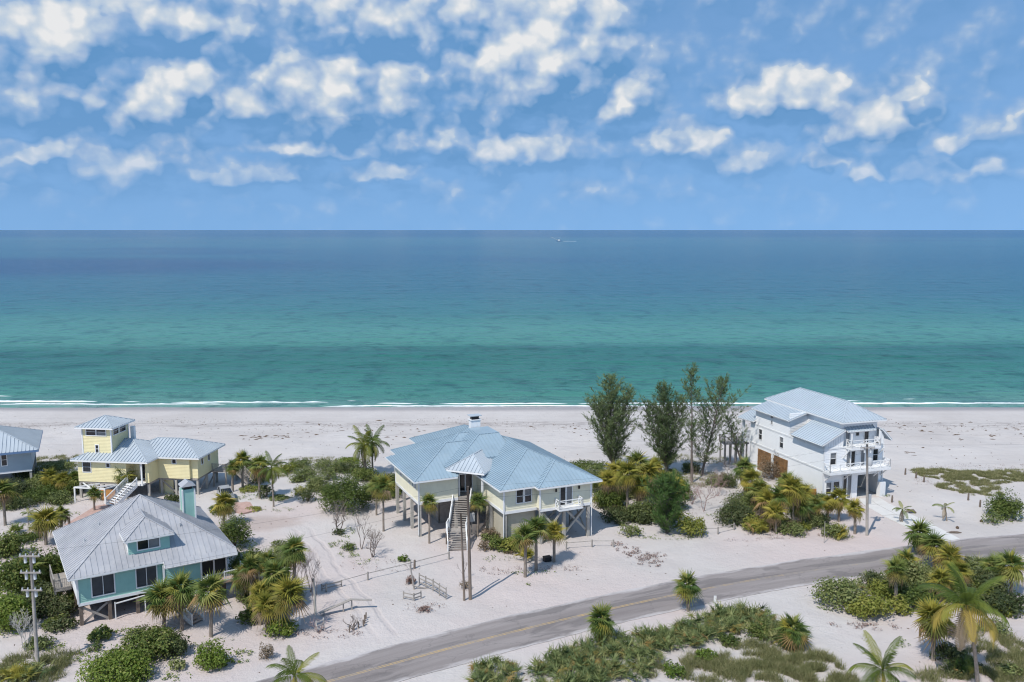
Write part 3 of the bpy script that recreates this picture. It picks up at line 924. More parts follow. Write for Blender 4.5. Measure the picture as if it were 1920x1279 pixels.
# ------------------------------------------------------------------ cream house on pilings (centre)
def house_cream():
    h = empty('stilt_house', (-10.96, 98.42, 0), math.radians(24),
              'large cream house on tall pilings with pale blue hipped metal roof', 'house', 'beach houses')
    zf, zt, ze, k = 4.2, 6.88, 6.95, .44
    c = 'cream'
    # walls (outside to the right of the walking direction)
    wall(h, (0, 9.4), (0, 0), zf, zt, c, [(2.2, 2.6, 5.6, 6.3, 'win1'), (5.6, 6.0, 5.6, 6.3, 'win1'), (7.0, 7.4, 5.6, 6.3, 'win1'), (8.0, 8.4, 5.6, 6.3, 'win1')])
    wall(h, (0, 0), (4.9, 0), zf, zt, c)
    wall(h, (4.9, 0), (4.9, 2.4), zf, zt, c)
    wall(h, (4.9, 2.4), (7.8, 1.2), zf, 7.45, c, [(.95, 2.55, 4.3, 6.55, 'doors')])
    wall(h, (7.8, 1.2), (7.8, -7.2), zf, zt, c, [(1.7, 2.2, 5.6, 6.4, 'win1')])
    wall(h, (7.8, -7.2), (11.9, -7.2), zf, zt, c, [(1.55, 2.35, 5.0, 6.5, 'win2'), (2.6, 3.4, 5.0, 6.5, 'win2')])
    wall(h, (11.9, -7.2), (11.9, -8.1), zf, zt, c)
    wall(h, (11.9, -8.1), (18.5, -8.1), zf, zt, c, [(2.6, 4.1, 4.32, 6.42, 'doors')])
    wall(h, (18.5, -8.1), (18.5, 9.0), zf, zt, c, [(3, 4.2, 5.0, 6.4, 'win2'), (8, 9.2, 5.0, 6.4, 'win2')])
    wall(h, (18.5, 9.0), (16.2, 18.8), zf, zt, c)
    wall(h, (16.2, 18.8), (5.9, 18.8), zf, zt, c, [(1, 4, 4.4, 6.4, 'wide'), (5.5, 8.5, 4.4, 6.4, 'wide')])
    wall(h, (5.9, 18.8), (5.9, 13.4), zf, zt, c)
    wall(h, (5.9, 13.4), (1.0, 13.4), zf, zt, c)
    wall(h, (1.0, 13.4), (1.0, 9.4), zf, zt, c)
    wall(h, (1.0, 9.4), (0, 9.4), zf, zt, c)
    floor_slab(h, [(.05, .05), (4.9, .05), (4.9, 2.4), (7.8, 1.2), (7.8, -7.1), (11.95, -7.1), (11.95, -8.0), (18.4, -8.0), (18.4, 9), (16.1, 18.7), (6, 18.7), (6, 13.3), (1.05, 13.3), (1.05, 9.3), (.05, 9.3)], 3.85, 4.19, 'wood_grey')
    # rim boards, corner boards
    for (x, y) in ((0, 0), (7.8, -7.2), (11.9, -8.1), (18.5, -8.1), (0, 9.4)):
        MB().box(x - .09, x + .09, y - .09, y + .09, zf - .1, zt - .01).build('corner_board', 'white', h)
    rb = MB()
    rb.box(-.06, .02, 0.06, 9.4, 3.86, zf); rb.box(0, 4.9, -.06, .02, 3.86, zf - .002)
    rb.box(7.74, 7.82, -7.14, 1.2, 3.86, zf); rb.box(7.8, 11.9, -7.26, -7.18, 3.86, zf - .002); rb.box(11.9, 18.5, -8.16, -8.08, 3.86, zf - .004)
    rb.build('rim_board', 'white', h)
    # roofs
    zr = ze + k * 6.1
    lw = MB().add([(-.8, -.8, ze), (4.6, -.8, ze), (9.4, 5.3, zr), (5.3, 5.3, zr), (-.8, 11.4, ze), (9.4, 11.4, ze)],
                  [(0, 1, 2, 3), (4, 0, 3), (4, 3, 2, 5)]).build('roof', 'roof_blue', h)
    MB().box(-.83, 4.6, -.83, -.8, ze - .2, ze - .012).box(-.83, -.8, -.83, 11.4, ze - .2, ze - .014).build('fascia', 'white', lw)
    MB().add([(-.8, -.8, ze - .17), (4.6, -.8, ze - .17), (4.6, 2.4, ze - .17), (-.8, 11.4, ze - .17)], [(3, 2, 1, 0)]).build('soffit', 'white', lw)
    MB().bar((-.8, -.8, ze + .03), (5.3, 5.3, zr + .03), .16, .05).bar((5.3, 5.3, zr + .03), (9.4, 5.3, zr + .03), .16, .05).build('ridge_cap', 'roof_blue', lw)
    sm = MB(); u = -.32
    while u < 9.2:
        t0 = 0 if u < 4.6 else (u - 4.6) * 6.1 / 4.8
        t1 = min(u + .8, 6.1)
        seam(sm, (u, -.8 + t0, ze + k * t0), (u, -.8 + t1, ze + k * t1), (0, -k * .9, .95)); u += .48
    v = -.32
    while v < 11.2:
        t1 = min(v + .8, 11.4 - v); seam(sm, (-.8, v, ze), (-.8 + t1, v, ze + k * t1), (-k * .9, 0, .95)); v += .48
    sm.build('roof_seams', 'roof_blue', lw, kind='stuff')
    hip_roof(h, .8, 18, .5, 14.6, ze + .003, .45, 'roof_blue')
    mc = MB().add([(5.2, .7, 8.48), (3.6, .7, 7.84), (3.6, 9, 7.84), (9.7, 9, 10.28), (9.7, 5.2, 10.28), (12.5, 5.2, 10.28), (12.5, .7, 8.48), (12.5, 9, 10.28)],
                  [(0, 4, 3, 2, 1), (0, 6, 5, 4), (4, 5, 7, 3)]).add([(3.6, .7, 7.84), (5.2, .7, 8.48), (12.5, .7, 8.48), (12.5, .7, 7.0), (3.6, .7, 7.0)], [(4, 3, 2, 1, 0)]).build('roof', 'roof_blue', h)
    MB().bar((5.2, .7, 8.51), (9.7, 5.2, 10.31), .16, .05).bar((9.7, 5.2, 10.31), (12.5, 5.2, 10.31), .16, .05).build('ridge_cap', 'roof_blue', mc)
    sm = MB(); u = 5.6
    while u < 12.4:
        v1 = min(5.2, u - 4.5); seam(sm, (u, .7, 8.48), (u, v1, 8.48 + .4 * (v1 - .7)), (0, -.36, .95)); u += .48
    v = 1.1
    while v < 8.8:
        u1 = min(9.7, v + 4.5); seam(sm, (3.6, v, 7.84), (u1, v, 7.84 + .4 * (u1 - 3.6)), (-.36, 0, .95)); v += .48
    sm.build('roof_seams', 'roof_blue', mc, kind='stuff')
    hip_roof(h, 5, 17, 6, 19.8, ze + .006, k, 'roof_blue')
    hip_roof(h, 6.95, 19.5, -8, 11, ze + .009, k, 'roof_blue')
    hip_roof(h, 11.3, 19.6, -8.9, 4, ze - .02, k, 'roof_blue')
    T = Matrix.Translation((3.5, .6, 0)) @ Matrix.Rotation(math.radians(-46), 4, 'Z')
    hip_roof(h, 0, 5.1, 0, 7.5, 7.62, .58, 'roof_pale', T)
    for (a, b) in ((1.3, 1.1), (4.6, .6)):
        p = T @ Vector((a, b, 0)); post(h, p.x, p.y, zf - .2, 7.42, .2, 'white', 'porch_column')
    # chimney
    ch = MB().box(10.2, 11.5, 9.1, 10.0, 7.5, 11.2).build('chimney', 'white', h)
    MB().box(10.1, 11.6, 9.0, 10.1, 11.2, 11.3).build('chimney_ledge', 'white', ch)
    MB().box(10.35, 11.35, 9.25, 9.85, 11.3, 11.75).build('flue', 'black', ch)
    MB().box(10.05, 11.65, 8.95, 10.15, 11.75, 11.85).build('chimney_cap', 'roof_pale', ch)
    # pilings
    for (x, y) in [(.1, .1), (.1, 3.1), (.1, 6.2), (.1, 9.2), (4.7, .1), (4.7, 4), (4.7, 9), (1.2, 13.2), (6.1, 13.2), (6.1, 18.5), (16, 18.5), (11, 18.5),
                   (8, -7.0), (8, -2.8), (12.1, -7.9), (15.1, -7.9), (18.3, -7.9), (18.3, -3.6), (18.3, .8), (18.3, 5), (18.2, 9), (14.8, -3.2), (14.8, 2)]:
        post(h, x, y, -.6, 3.86, .34)
    for (p, q) in [((12.3, -7.85, .5), (15, -7.85, 3.7)), ((12.3, -7.75, 3.7), (15, -7.75, .5)), ((15.3, -7.85, .8), (18.1, -7.85, 3.7)), ((15.3, -7.75, 3.7), (18.1, -7.75, .8)),
                   ((18.25, -7.6, .5), (18.25, -3.8, 3.7)), ((18.15, -7.6, 3.7), (18.15, -3.8, .5)), ((14.8, -3, .5), (18.1, -3.6, 3.7))]:
        MB().bar(p, q, .07, .24).build('brace', 'piling', h)
    # enclosed ground floor rooms
    wall(h, (8.3, -.5), (8.3, -6.7), -.3, 3.8, 'beige', siding=0, name='ground_wall')
    wall(h, (8.3, -6.7), (12.0, -6.7), -.3, 3.8, 'beige', siding=0, name='ground_wall')
    wall(h, (12.0, -6.7), (12.0, -.5), -.3, 3.8, 'beige', siding=0, name='ground_wall')
    wall(h, (3.6, 9), (3.6, 3.4), -.3, 3.8, 'wood_grey', siding=0, name='ground_wall')
    wall(h, (3.6, 3.4), (7.4, 3.4), -.3, 3.8, 'wood_grey', siding=0, name='ground_wall')
    # gutters' downpipes
    for (x, y) in ((-.1, -.12), (18.62, -8.2), (7.7, -7.3)):
        MB().tube([(x, y, .2), (x, y, 6.8)], .05, 6).build('downpipe', 'white', h)
    # balcony
    floor_slab(h, [(13.8, -9.3), (16.9, -9.3), (16.9, -8.2), (13.8, -8.2)], 4.0, 4.2, 'white', 'balcony')
    railing(h, [(13.85, -8.2, 4.2), (13.85, -9.25, 4.2), (16.85, -9.25, 4.2), (16.85, -8.2, 4.2)], 1.0, cross=True)
    # entry deck + stair
    floor_slab(h, [(4.95, -.05), (4.95, 2.35), (7.7, 1.15), (7.7, -1.3), (6.3, -.35)], 3.95, 4.195, 'wood_grey', 'porch_floor')
    a, b, c_, d = (5.55, .15, 4.15), (3.75, -3.05, 1.55), (3.15, -4.1, 1.55), (2.55, -6.1, .1)
    stairs(h, a, b, 2.0, 14)
    s = Vector((a[0] - b[0], a[1] - b[1], 0)).normalized(); n = Vector((-s.y, s.x, 0))
    P = [Vector(b) + n * 1.15, Vector(c_) + n * 1.15, Vector(c_) - n * 1.15, Vector(b) - n * 1.15]
    floor_slab(h, [(p.x, p.y) for p in P], 1.42, 1.54, 'wood_grey', 'landing')
    railing(h, [(P[0].x, P[0].y, 1.54), (P[1].x, P[1].y, 1.54)], 1.0); railing(h, [(P[3].x, P[3].y, 1.54), (P[2].x, P[2].y, 1.54)], 1.0)
    stairs(h, c_, d, 2.1, 8)
    for p in P: post(h, p.x, p.y, -.5, 1.42, .16, 'wood_dark', 'landing_post')
    # lamps by the doors and a condenser on a stand
    for (x, y) in ((13.9, -8.2), (16.9, -8.2)): MB().box(x - .09, x + .09, y - .12, y, 6.05, 6.4).build('wall_lamp', 'black', h)
    MB().box(5.6, 6.2, -2.2, -1.6, 1.7, 2.7).build('meter_box', 'metal', h)
    MB().box(5.85, 5.95, -1.95, -1.85, -.3, 1.7).build('meter_post', 'wood_grey', h)
    return h


house_cream()


# ------------------------------------------------------------------ seafoam house (lower left)
def house_aqua():
    h = empty('stilt_house', (-39.52, 75.05, 0), math.radians(32.5),
              'seafoam green clapboard house with weathered grey metal roof and dormer', 'house', 'beach houses')
    zf, zt, ze, k = 2.2, 4.72, 4.88, .63
    a = 'aqua'
    wall(h, (0, 12.6), (0, 0), zf, zt, 'white', [(5, 7, 2.7, 4.3, 'win2')], .16)
    wall(h, (0, 0), (7.3, 0), zf, zt, a, [(1.2, 3.05, 2.6, 4.4, 'blind'), (5.0, 6.75, 2.6, 4.4, 'blind')], .16)
    wall(h, (7.3, 0), (7.3, -.7), zf, zt - .2, a, siding=.16)
    wall(h, (7.3, -.7), (10.7, -.7), zf, 4.5, a, siding=.16)
    wall(h, (10.7, -.7), (10.7, 2.2), zf, zt, a, siding=.16)
    wall(h, (10.7, 2.2), (13.2, 2.2), zf, zt, a, [(.5, 1.9, 2.3, 4.3, 'doors')], .16)
    wall(h, (13.2, 2.2), (13.2, 12.6), zf, zt, a, siding=.16)
    wall(h, (13.2, 12.6), (0, 12.6), zf, zt, a, siding=.16)
    floor_slab(h, [(.05, .05), (7.35, .05), (7.35, -.65), (10.65, -.65), (10.65, 0), (13.15, 0), (13.15, 12.5), (.05, 12.5)], 1.9, 2.19, 'wood_dark')
    for (x, y) in ((0, 0), (7.3, -.7), (10.7, -.7)): MB().box(x - .08, x + .08, y - .08, y + .08, zf - .05, zt - .25).build('corner_board', 'white', h)
    MB().box(0, 7.3, -.06, 0.02, 1.92, 2.2).build('rim_board', 'white', h)
    # screened porch at the right corner
    wall(h, (10.75, .05), (13.3, .05), zf, zt, 'white', [(.12, 1.25, 2.35, 4.6, 'screen'), (1.4, 2.45, 2.35, 4.6, 'screen')], 0, .1, 'porch_frame')
    wall(h, (13.3, .05), (13.3, 2.2), zf, zt, 'white', [(.12, 2.0, 2.35, 4.6, 'screen')], 0, .1, 'porch_frame')
    hip_roof(h, -.75, 14.05, -.65, 14.15, ze, k, 'roof_grey', step=.5, sh=.045)
    # lower apron over the projecting bay
    plane_roof(h, (7.35, -1.35, ze - .43), (14.05, -1.35, ze - .43), (14.05, -.60, ze + .045), (7.35, -.60, ze + .045), 'roof_grey', step=.62)
    # dormer
    wall(h, (4.5, .6), (8.2, .6), 5.55, 7.12, a, [(.85, 2.75, 6.0, 6.9, 'wide')], .16, name='dormer_wall')
    wall(h, (4.5, 3.9), (4.5, .6), 5.55, 7.12, 'white', siding=.16, name='dormer_wall')
    wall(h, (8.2, .6), (8.2, 3.9), 5.55, 7.12, a, siding=.16, name='dormer_wall')
    hip_roof(h, 4.15, 8.55, .15, 9, 7.2, .62, 'roof_grey', step=.5, sh=.045)
    # chimney
    ch = MB().box(10.75, 11.95, 6.6, 7.8, 5.5, 9.35).build('chimney', a, h)
    tr = MB()
    for (x, y) in ((10.75, 6.6), (11.95, 6.6), (10.75, 7.8), (11.95, 7.8)): tr.box(x - .07, x + .07, y - .07, y + .07, 6.0, 9.37)
    tr.build('chimney_trim', 'white', ch)
    MB().box(10.95, 11.75, 6.75, 7.65, 9.35, 9.75).build('flue', 'black', ch)
    MB().add([(10.6, 6.4, 9.7), (12.1, 6.4, 9.7), (12.1, 8.0, 9.7), (10.6, 8.0, 9.7), (11.35, 6.5, 10.2), (11.35, 7.9, 10.2)],
             [(0, 1, 4), (1, 2, 5, 4), (2, 3, 5), (3, 0, 4, 5), (3, 2, 1, 0)]).build('chimney_cap', 'roof_grey', ch)
    # vents
    for (u, v) in ((1.3, 5.2), (2.8, 6.6), (9.6, 2.6)):
        z = ze + k * min(u + .75, v + .65); MB().tube([(u, v, z - .1), (u, v, z + .35)], .07, 8).build('vent_pipe', 'metal', h)
    # pilings and braces
    for x in (.2, 2.6, 5.0, 7.4, 10.5, 13.0):
        for y in (.2, 4.4, 8.6, 12.3): post(h, x, y, -.5, 1.92, .3, 'wood_dark')
    for (p, q) in [((.3, .2, 1.7), (2.5, .2, .1)), ((.3, .3, .1), (2.5, .3, 1.7)), ((2.7, 4.4, .2), (4.9, 4.4, 1.7))]:
        MB().bar(p, q, .08, .2).build('brace', 'wood_grey', h)
    wall(h, (3.0, 6), (12.6, 6), -.3, 1.9, 'beige', siding=0, name='ground_wall')
    # swing frame below
    fr = MB(); fr.bar((3.0, -.2, 1.55), (5.6, -.2, 1.75), .09, .09)
    for x in (3.0, 5.6): fr.bar((x, -.2, -.2), (x, -.2, 1.7), .09, .09)
    fr.build('timber_frame', 'white', h)
    # deck, railings, stairs
    floor_slab(h, [(11.0, -1.9), (14.7, -1.9), (14.7, -.05), (11.0, -.05)], 1.98, 2.15, 'deckred', 'deck')
    railing(h, [(14.6, -.1, 2.15), (14.6, -1.85, 2.15), (12.6, -1.85, 2.15)], .95)
    for (x, y) in ((11.2, -1.8), (14.5, -1.8), (14.5, -.2)): post(h, x, y, -.5, 2.0, .16, 'white', 'deck_post')
    floor_slab(h, [(14.75, -2.2), (15.9, -2.2), (15.9, -.6), (14.75, -.6)], 1.9, 2.05, 'wood_grey', 'side_deck')
    railing(h, [(14.8, -2.15, 2.05), (15.85, -2.15, 2.05), (15.85, -.65, 2.05)], 1.0, 'wood_grey')
    for (x, y) in ((15.8, -2.1), (15.8, -.7), (14.9, -2.1)): post(h, x, y, -.5, 1.95, .15, 'wood_grey', 'deck_post')
    stairs(h, (11.0, -2.5, 2.1), (9.0, -2.5, 1.0), 1.1, 6, 'deckred')
    floor_slab(h, [(7.7, -3.1), (9.0, -3.1), (9.0, -1.9), (7.7, -1.9)], .85, 1.0, 'wood_grey', 'landing')
    stairs(h, (8.35, -3.1, 1.0), (9.3, -5.0, .05), 1.2, 6, 'deckred')
    floor_slab(h, [(-1.6, 4.5), (-.1, 4.5), (-.1, 9), (-1.6, 9)], 1.98, 2.15, 'wood_grey', 'side_deck')
    railing(h, [(-.15, 4.55, 2.15), (-1.55, 4.55, 2.15), (-1.55, 8.95, 2.15)], 1.0, 'wood_grey')
    for (x, y) in ((-1.5, 4.6), (-1.5, 8.9)): post(h, x, y, -.5, 2.0, .16, 'wood_grey', 'deck_post')
    return h


house_aqua()


# ------------------------------------------------------------------ yellow house with lookout tower
def house_yellow():
    h = empty('stilt_house', (-58.57, 113.47, 0), math.radians(-7),
              'bright yellow house with square lookout tower and pale blue metal roof', 'house', 'beach houses')
    zf, zt, ze, k = 2.3, 5.25, 5.38, .42
    y = 'yellow'
    wall(h, (0, 8.0), (0, 0), zf, zt, y, [(2, 3, 3.4, 4.7, 'win2')])
    wall(h, (0, 0), (6.9, 0), zf, zt, y, [(.75, 1.85, 3.65, 4.95, 'win2'), (4.15, 4.6, 4.4, 4.9, 'win1')])
    wall(h, (6.9, 0), (6.9, 1.9), zf, zt, y)
    wall(h, (6.9, 1.9), (9.4, 1.9), zf, zt, y, [(.95, 1.7, 2.4, 4.5, 'door')])
    wall(h, (9.4, 1.9), (9.4, 0.4), zf, zt, y, [(.4, .8, 3.6, 4.6, 'win1')])
    wall(h, (9.4, .4), (9.9, .4), zf, zt, y)
    wall(h, (9.9, .4), (9.9, 2.8), zf, zt, y)
    wall(h, (9.9, 2.8), (14.4, 2.8), zf, zt, y, [(2.1, 2.6, 4.4, 4.95, 'win1')])
    wall(h, (14.4, 2.8), (14.4, 3.2), zf, zt, y)
    wall(h, (14.4, 3.2), (15.4, 3.2), zf, zt, y)
    wall(h, (15.4, 3.2), (15.4, 9.3), zf, zt, y, [(1.0, 1.5, 4.0, 4.9, 'win1'), (3.0, 3.5, 4.0, 4.9, 'win1')])
    wall(h, (15.4, 9.3), (3, 9.3), zf, zt, y, [(2, 4, 3, 4.8, 'wide'), (6, 8, 3, 4.8, 'wide')])
    wall(h, (3, 9.3), (0, 8.0), zf, zt, y)
    floor_slab(h, [(.05, .05), (6.85, .05), (6.85, 1.8), (9.85, .5), (9.85, 2.85), (15.3, 3.2), (15.3, 9.2), (3, 9.2), (.05, 7.9)], 2.0, 2.29, 'wood_grey')
    floor_slab(h, [(6.95, -.35), (9.35, -.35), (9.35, 1.8), (6.95, 1.8)], 2.06, 2.27, 'white', 'porch_floor')
    post(h, 9.25, -.25, 2.27, 5.2, .16, 'white', 'porch_column')
    hip_roof(h, -.65, 10.3, -.6, 8.8, ze, k, 'roof_pale')
    hip_roof(h, 4.2, 16.1, 2.2, 10.2, ze + .004, k, 'roof_pale')
    # tower
    t0, t1, v0, v1 = .25, 4.4, 1.0, 5.1
    wall(h, (t0, v0), (t1, v0), 5.4, 9.55, y, [(.62, 1.95, 8.45, 9.4, 'win2'), (2.1, 3.42, 8.45, 9.4, 'win2'), (1.85, 2.25, 6.05, 7.1, 'win2')], name='tower_wall')
    wall(h, (t1, v0), (t1, v1), 5.4, 9.55, y, [(.5, 1.75, 8.45, 9.4, 'win2'), (2.1, 3.5, 8.45, 9.4, 'win2')], name='tower_wall')
    wall(h, (t1, v1), (t0, v1), 5.4, 9.55, y, [(1, 3, 8.2, 9.4, 'wide')], name='tower_wall')
    wall(h, (t0, v1), (t0, v0), 5.4, 9.55, y, [(1.2, 2.9, 8.45, 9.4, 'win2')], name='tower_wall')
    for (x, v) in ((t0, v0), (t1, v0), (t1, v1)): MB().box(x - .08, x + .08, v - .08, v + .08, 5.6, 9.5).build('corner_board', 'white', h)
    hip_roof(h, t0 - .65, t1 + .65, v0 - .65, v1 + .75, 9.62, .42, 'roof_pale')
    post(h, 4.95, 5.4, 6.4, 8.8, .5, 'white', 'chimney')
    # pilings
    for (x, v) in [(.15, .15), (3.4, .15), (6.7, .15), (9.7, .6), (10.2, 3), (12.3, 3), (14.3, 3), (15.2, 3.4), (15.2, 6), (15.2, 9), (.15, 4), (.15, 7.8), (5, 9), (10, 9), (12.3, 6)]:
        post(h, x, v, -.5, 2.02, .28, 'piling')
    for (p, q) in [((10.3, 3, 1.9), (12.2, 3, .3)), ((15.2, 3.5, .2), (15.2, 5.9, 1.9)), ((15.25, 6, .2), (15.25, 8.9, 1.9)), ((12.5, 3, .3), (14.2, 3, 1.9))]:
        MB().bar(p, q, .08, .2).build('brace', 'wood_grey', h)
    wall(h, (9.6, 3.4), (11.6, 3.4), -.3, 2.0, y, siding=0, name='ground_wall')
    wall(h, (9.6, 6.0), (9.6, 3.4), -.3, 2.0, y, siding=0, name='ground_wall')
    # front stairs with white rails
    stairs(h, (7.9, -.35, 2.25), (6.5, -3.3, .1), 1.9, 10, 'white')
    # white pergola over the lower entry
    pg = MB()
    for (x, v) in ((.6, -1.9), (5.0, -2.1)): pg.bar((x, v, -.3), (x, v, 2.0), .16, .16)
    for (p, q) in [((.5, -1.9, 2.0), (5.1, -2.1, 2.0)), ((.6, 0, 2.05), (2.9, -1.9, 1.95)), ((5.0, -2.1, 2.02), (6.1, -.1, 2.1)), ((.6, -1.9, 2.03), (3.0, 0, 2.04)), ((2.9, -2.0, 2.05), (5.6, 0, 2.06))]:
        pg.bar(p, q, .12, .16)
    pg.build('pergola', 'white', h)
    MB().box(3.6, 5.8, -.8, -.7, -.1, 1.5).build('slat_screen', 'wood_orange', h)
    # rear deck and stair on the right
    floor_slab(h, [(15.5, 7.0), (17.6, 7.0), (17.6, 10.6), (15.5, 10.6)], 2.1, 2.28, 'wood_grey', 'deck')
    railing(h, [(15.55, 7.05, 2.28), (17.55, 7.05, 2.28), (17.55, 10.5, 2.28)], 1.0, 'wood_grey')
    stairs(h, (17.7, 9.6, 2.2), (20.4, 8.8, .1), 1.1, 9, 'wood_grey', 'wood_grey')
    for (x, v) in ((15.7, 7.1), (17.5, 7.1), (17.5, 10.4)): post(h, x, v, -.5, 2.1, .2, 'wood_grey', 'deck_post')
    return h


house_yellow()


# ------------------------------------------------------------------ white three storey house
def house_white():
    h = empty('beach_house', (50.01, 113.23, 0), math.radians(18),
              'white three storey house with stacked balconies and silver blue metal roof', 'house', 'beach houses')
    w = 'whitewall'
    L, Rr, F, B = -8.6, 1.0, 1.3, 18.4
    z1, z2, z3 = 4.2, 7.15, 10.5
    # ground floor
    wall(h, (L, B), (L, F), -.4, z1, w, siding=0, opens=[(2.0, 5.4, .4, 3.6, 'hole'), (6.0, 9.4, .4, 3.6, 'hole')])
    wall(h, (L, F), (Rr, F), -.4, z1, w, siding=0, opens=[(.55, 1.35, .9, 2.5, 'win2'), (1.7, 2.6, .9, 2.5, 'win2'), (3.25, 4.55, 0.05, 3.2, 'doors'), (5.6, 9.0, -.02, 3.1, 'hole')])
    wall(h, (Rr, F), (Rr, B), -.4, z1, w, siding=0)
    wall(h, (Rr, B), (L, B), -.4, z1, w, siding=0)
    slab('garage_floor', [(L + .1, F + .1), (Rr - .1, F + .1), (Rr - .1, B - .1), (L + .1, B - .1)], -.3, .03, 'concrete', h)
    wall(h, (-3.4, F + 6.5), (.9, F + 6.5), 0, 4.1, w, siding=0, name='garage_back_wall')
    wall(h, (-3.4, F + .2), (-3.4, F + 6.5), 0, 4.1, w, siding=0, name='garage_side_wall')
    # cedar lattice screens in the side openings
    for (v0, v1) in ((B - 5.4, B - 2.0), (B - 9.4, B - 6.0)):
        lt = MB()
        v = v0 + .1
        while v < v1: lt.bar((L - .02, v, .4), (L - .02, v, 3.6), .05, .09); v += .22
        for zz in (.5, 1.5, 2.5, 3.5): lt.bar((L + .05, v0, zz), (L + .05, v1, zz), .05, .14)
        lt.build('lattice_screen', 'wood_tan', h)
    # second floor
    wall(h, (L, B), (L, F), z1, z2, w, [(2.2, 3.0, 5.1, 6.6, 'win2'), (7.4, 8.2, 5.1, 6.6, 'win2')], .22)
    wall(h, (L, F), (Rr, F), z1, z2, w, [(1.0, 1.9, 4.95, 6.5, 'win2'), (3.6, 4.95, 4.4, 6.5, 'doors'), (5.9, 6.5, 4.4, 6.5, 'door'), (7.9, 8.7, 4.95, 6.5, 'win2')], .22)
    wall(h, (Rr, F), (Rr, B), z1, z2, w, siding=.22)
    wall(h, (Rr, B), (L, B), z1, z2, w, [(1, 4, 4.5, 6.6, 'wide'), (5, 8, 4.5, 6.6, 'wide')], .22)
    bd = MB()
    for z in (z1, z2):
        bd.box(L - .06, L - .002, F - .06, B, z - .12, z + .12); bd.box(L - .06, Rr + .06, F - .062, F - .004, z - .121, z + .121); bd.box(Rr + .002, Rr + .06, F, B, z - .12, z + .12)
    for (x, v) in ((L, F), (Rr, F)): bd.box(x - .07, x + .07, F - .075, F + .06, .1, z2)
    bd.build('band_board', 'white', h)
    # third floor core
    l3, r3 = -5.7, .35
    wall(h, (L, B - 1.2), (L, 8.9), z2, 9.55, w, [(3.9, 4.3, 8.0, 8.5, 'win1'), (3.9, 4.3, 8.9, 9.3, 'win1')], .22)
    wall(h, (L, 8.9), (l3, 8.9), z2, 10.4, w, siding=.22)
    wall(h, (l3, B - 1.2), (l3, F + .7), z2, z3, w, siding=.22)
    wall(h, (l3, F + .7), (r3, F + .7), z2, z3, w, [(.95, 1.6, 7.35, 9.2, 'door'), (2.6, 3.1, 8.4, 9.1, 'win1'), (4.0, 4.7, 7.35, 9.2, 'door')], .22)
    wall(h, (r3, F + .7), (r3, B - 1.2), z2, z3, w, siding=.22)
    wall(h, (r3, B - 1.2), (l3, B - 1.2), z2, z3, w, siding=.22)
    wall(h, (l3, B - 1.2), (L, B - 1.2), z2, 9.5, w, siding=.22)

    def gable(P, name='gable_wall'):
        n = len(P); mb = MB()
        mb.add([(x, F, z) for x, z in P] + [(x, F + .16, z) for x, z in P],
               [tuple(range(n)), tuple(reversed(range(n, 2 * n)))] + [(i, n + i, n + (i + 1) % n, (i + 1) % n) for i in range(n)])
        o = mb.build(name, w, h)
        bt = MB(); xs = [p[0] for p in P]; x = min(xs) + .25
        while x < max(xs) - .05:
            zt_ = None
            for (a, b) in zip(P, P[1:] + P[:1]):
                if min(a[0], b[0]) <= x <= max(a[0], b[0]) and abs(a[0] - b[0]) > 1e-6:
                    zz = a[1] + (b[1] - a[1]) * (x - a[0]) / (b[0] - a[0])
                    zt_ = zz if zt_ is None else max(zt_, zz)
            if zt_: bt.box(x - .03, x + .03, F - .035, F - .002, z2 + .13, zt_ - .05)
            x += .38
        bt.build('battens', 'white', o, kind='stuff')
    gable([(L, z2), (l3 + .1, z2), (l3 + .1, 9.6), (L, 7.95)])
    gable([(r3 - .1, z2), (Rr, z2), (Rr, 8.35), (r3 - .1, 9.2)])
    wall(h, (L, 7.3), (L, F), z2, 7.92, w, siding=.22)
    # roofs
    hip_roof(h, l3 - .5, r3 + .6, .95, B + .2, z3 + .1, .58, 'roof_white')
    plane_roof(h, (L - .75, F - .45, 7.78), (L - .75, 7.5, 7.78), (l3, 7.5, 9.62), (l3, F - .45, 9.62), 'roof_white')
    plane_roof(h, (Rr + .95, B - 8, 7.75), (Rr + .95, F - .45, 7.75), (r3, F - .45, 9.35), (r3, B - 8, 9.35), 'roof_white')
    plane_roof(h, (L - .55, 8.5, 9.5), (L - .55, B - .8, 9.5), (-3.6, B - .8, 11.2), (-3.6, 8.5, 11.2), 'roof_white')
    plane_roof(h, (L - .6, B - 1.4, 7.6), (L - .6, B + 2.6, 7.4), (l3, B + 2.6, 8.9), (l3, B - 1.4, 9.1), 'roof_white')
    plane_roof(h, (-5.0, F - .15, 9.25), (-.5, F - .15, 9.25), (-.5, F + .7, 9.75), (-5.0, F + .7, 9.75), 'roof_white')
    # rear porch block seen behind on the left
    floor_slab(h, [(L, B), (Rr, B), (Rr, B + 2.4), (L, B + 2.4)], z1 - .3, z1, 'white', 'rear_deck')
    railing(h, [(L + .05, B, z1), (L + .05, B + 2.3, z1), (Rr - .05, B + 2.3, z1)], 1.0)
    for (x, v) in ((L + .2, B + 2.2), (-4, B + 2.2), (Rr - .2, B + 2.2)): post(h, x, v, -.4, 7.4, .3, 'white', 'porch_column')
    # balconies
    floor_slab(h, [(L - .1, -.15), (Rr + .15, -.15), (Rr + .15, F), (L - .1, F)], z1 - .28, z1 + .06, 'white', 'balcony')
    railing(h, [(L, F - .1, z1 + .06), (L, -.05, z1 + .06), (Rr + .05, -.05, z1 + .06), (Rr + .05, F - .1, z1 + .06)], 1.0, cross=True)
    floor_slab(h, [(-5.2, .15), (-.4, .15), (-.4, F + .6), (-5.2, F + .6)], z2 - .2, z2 + .06, 'white', 'balcony')
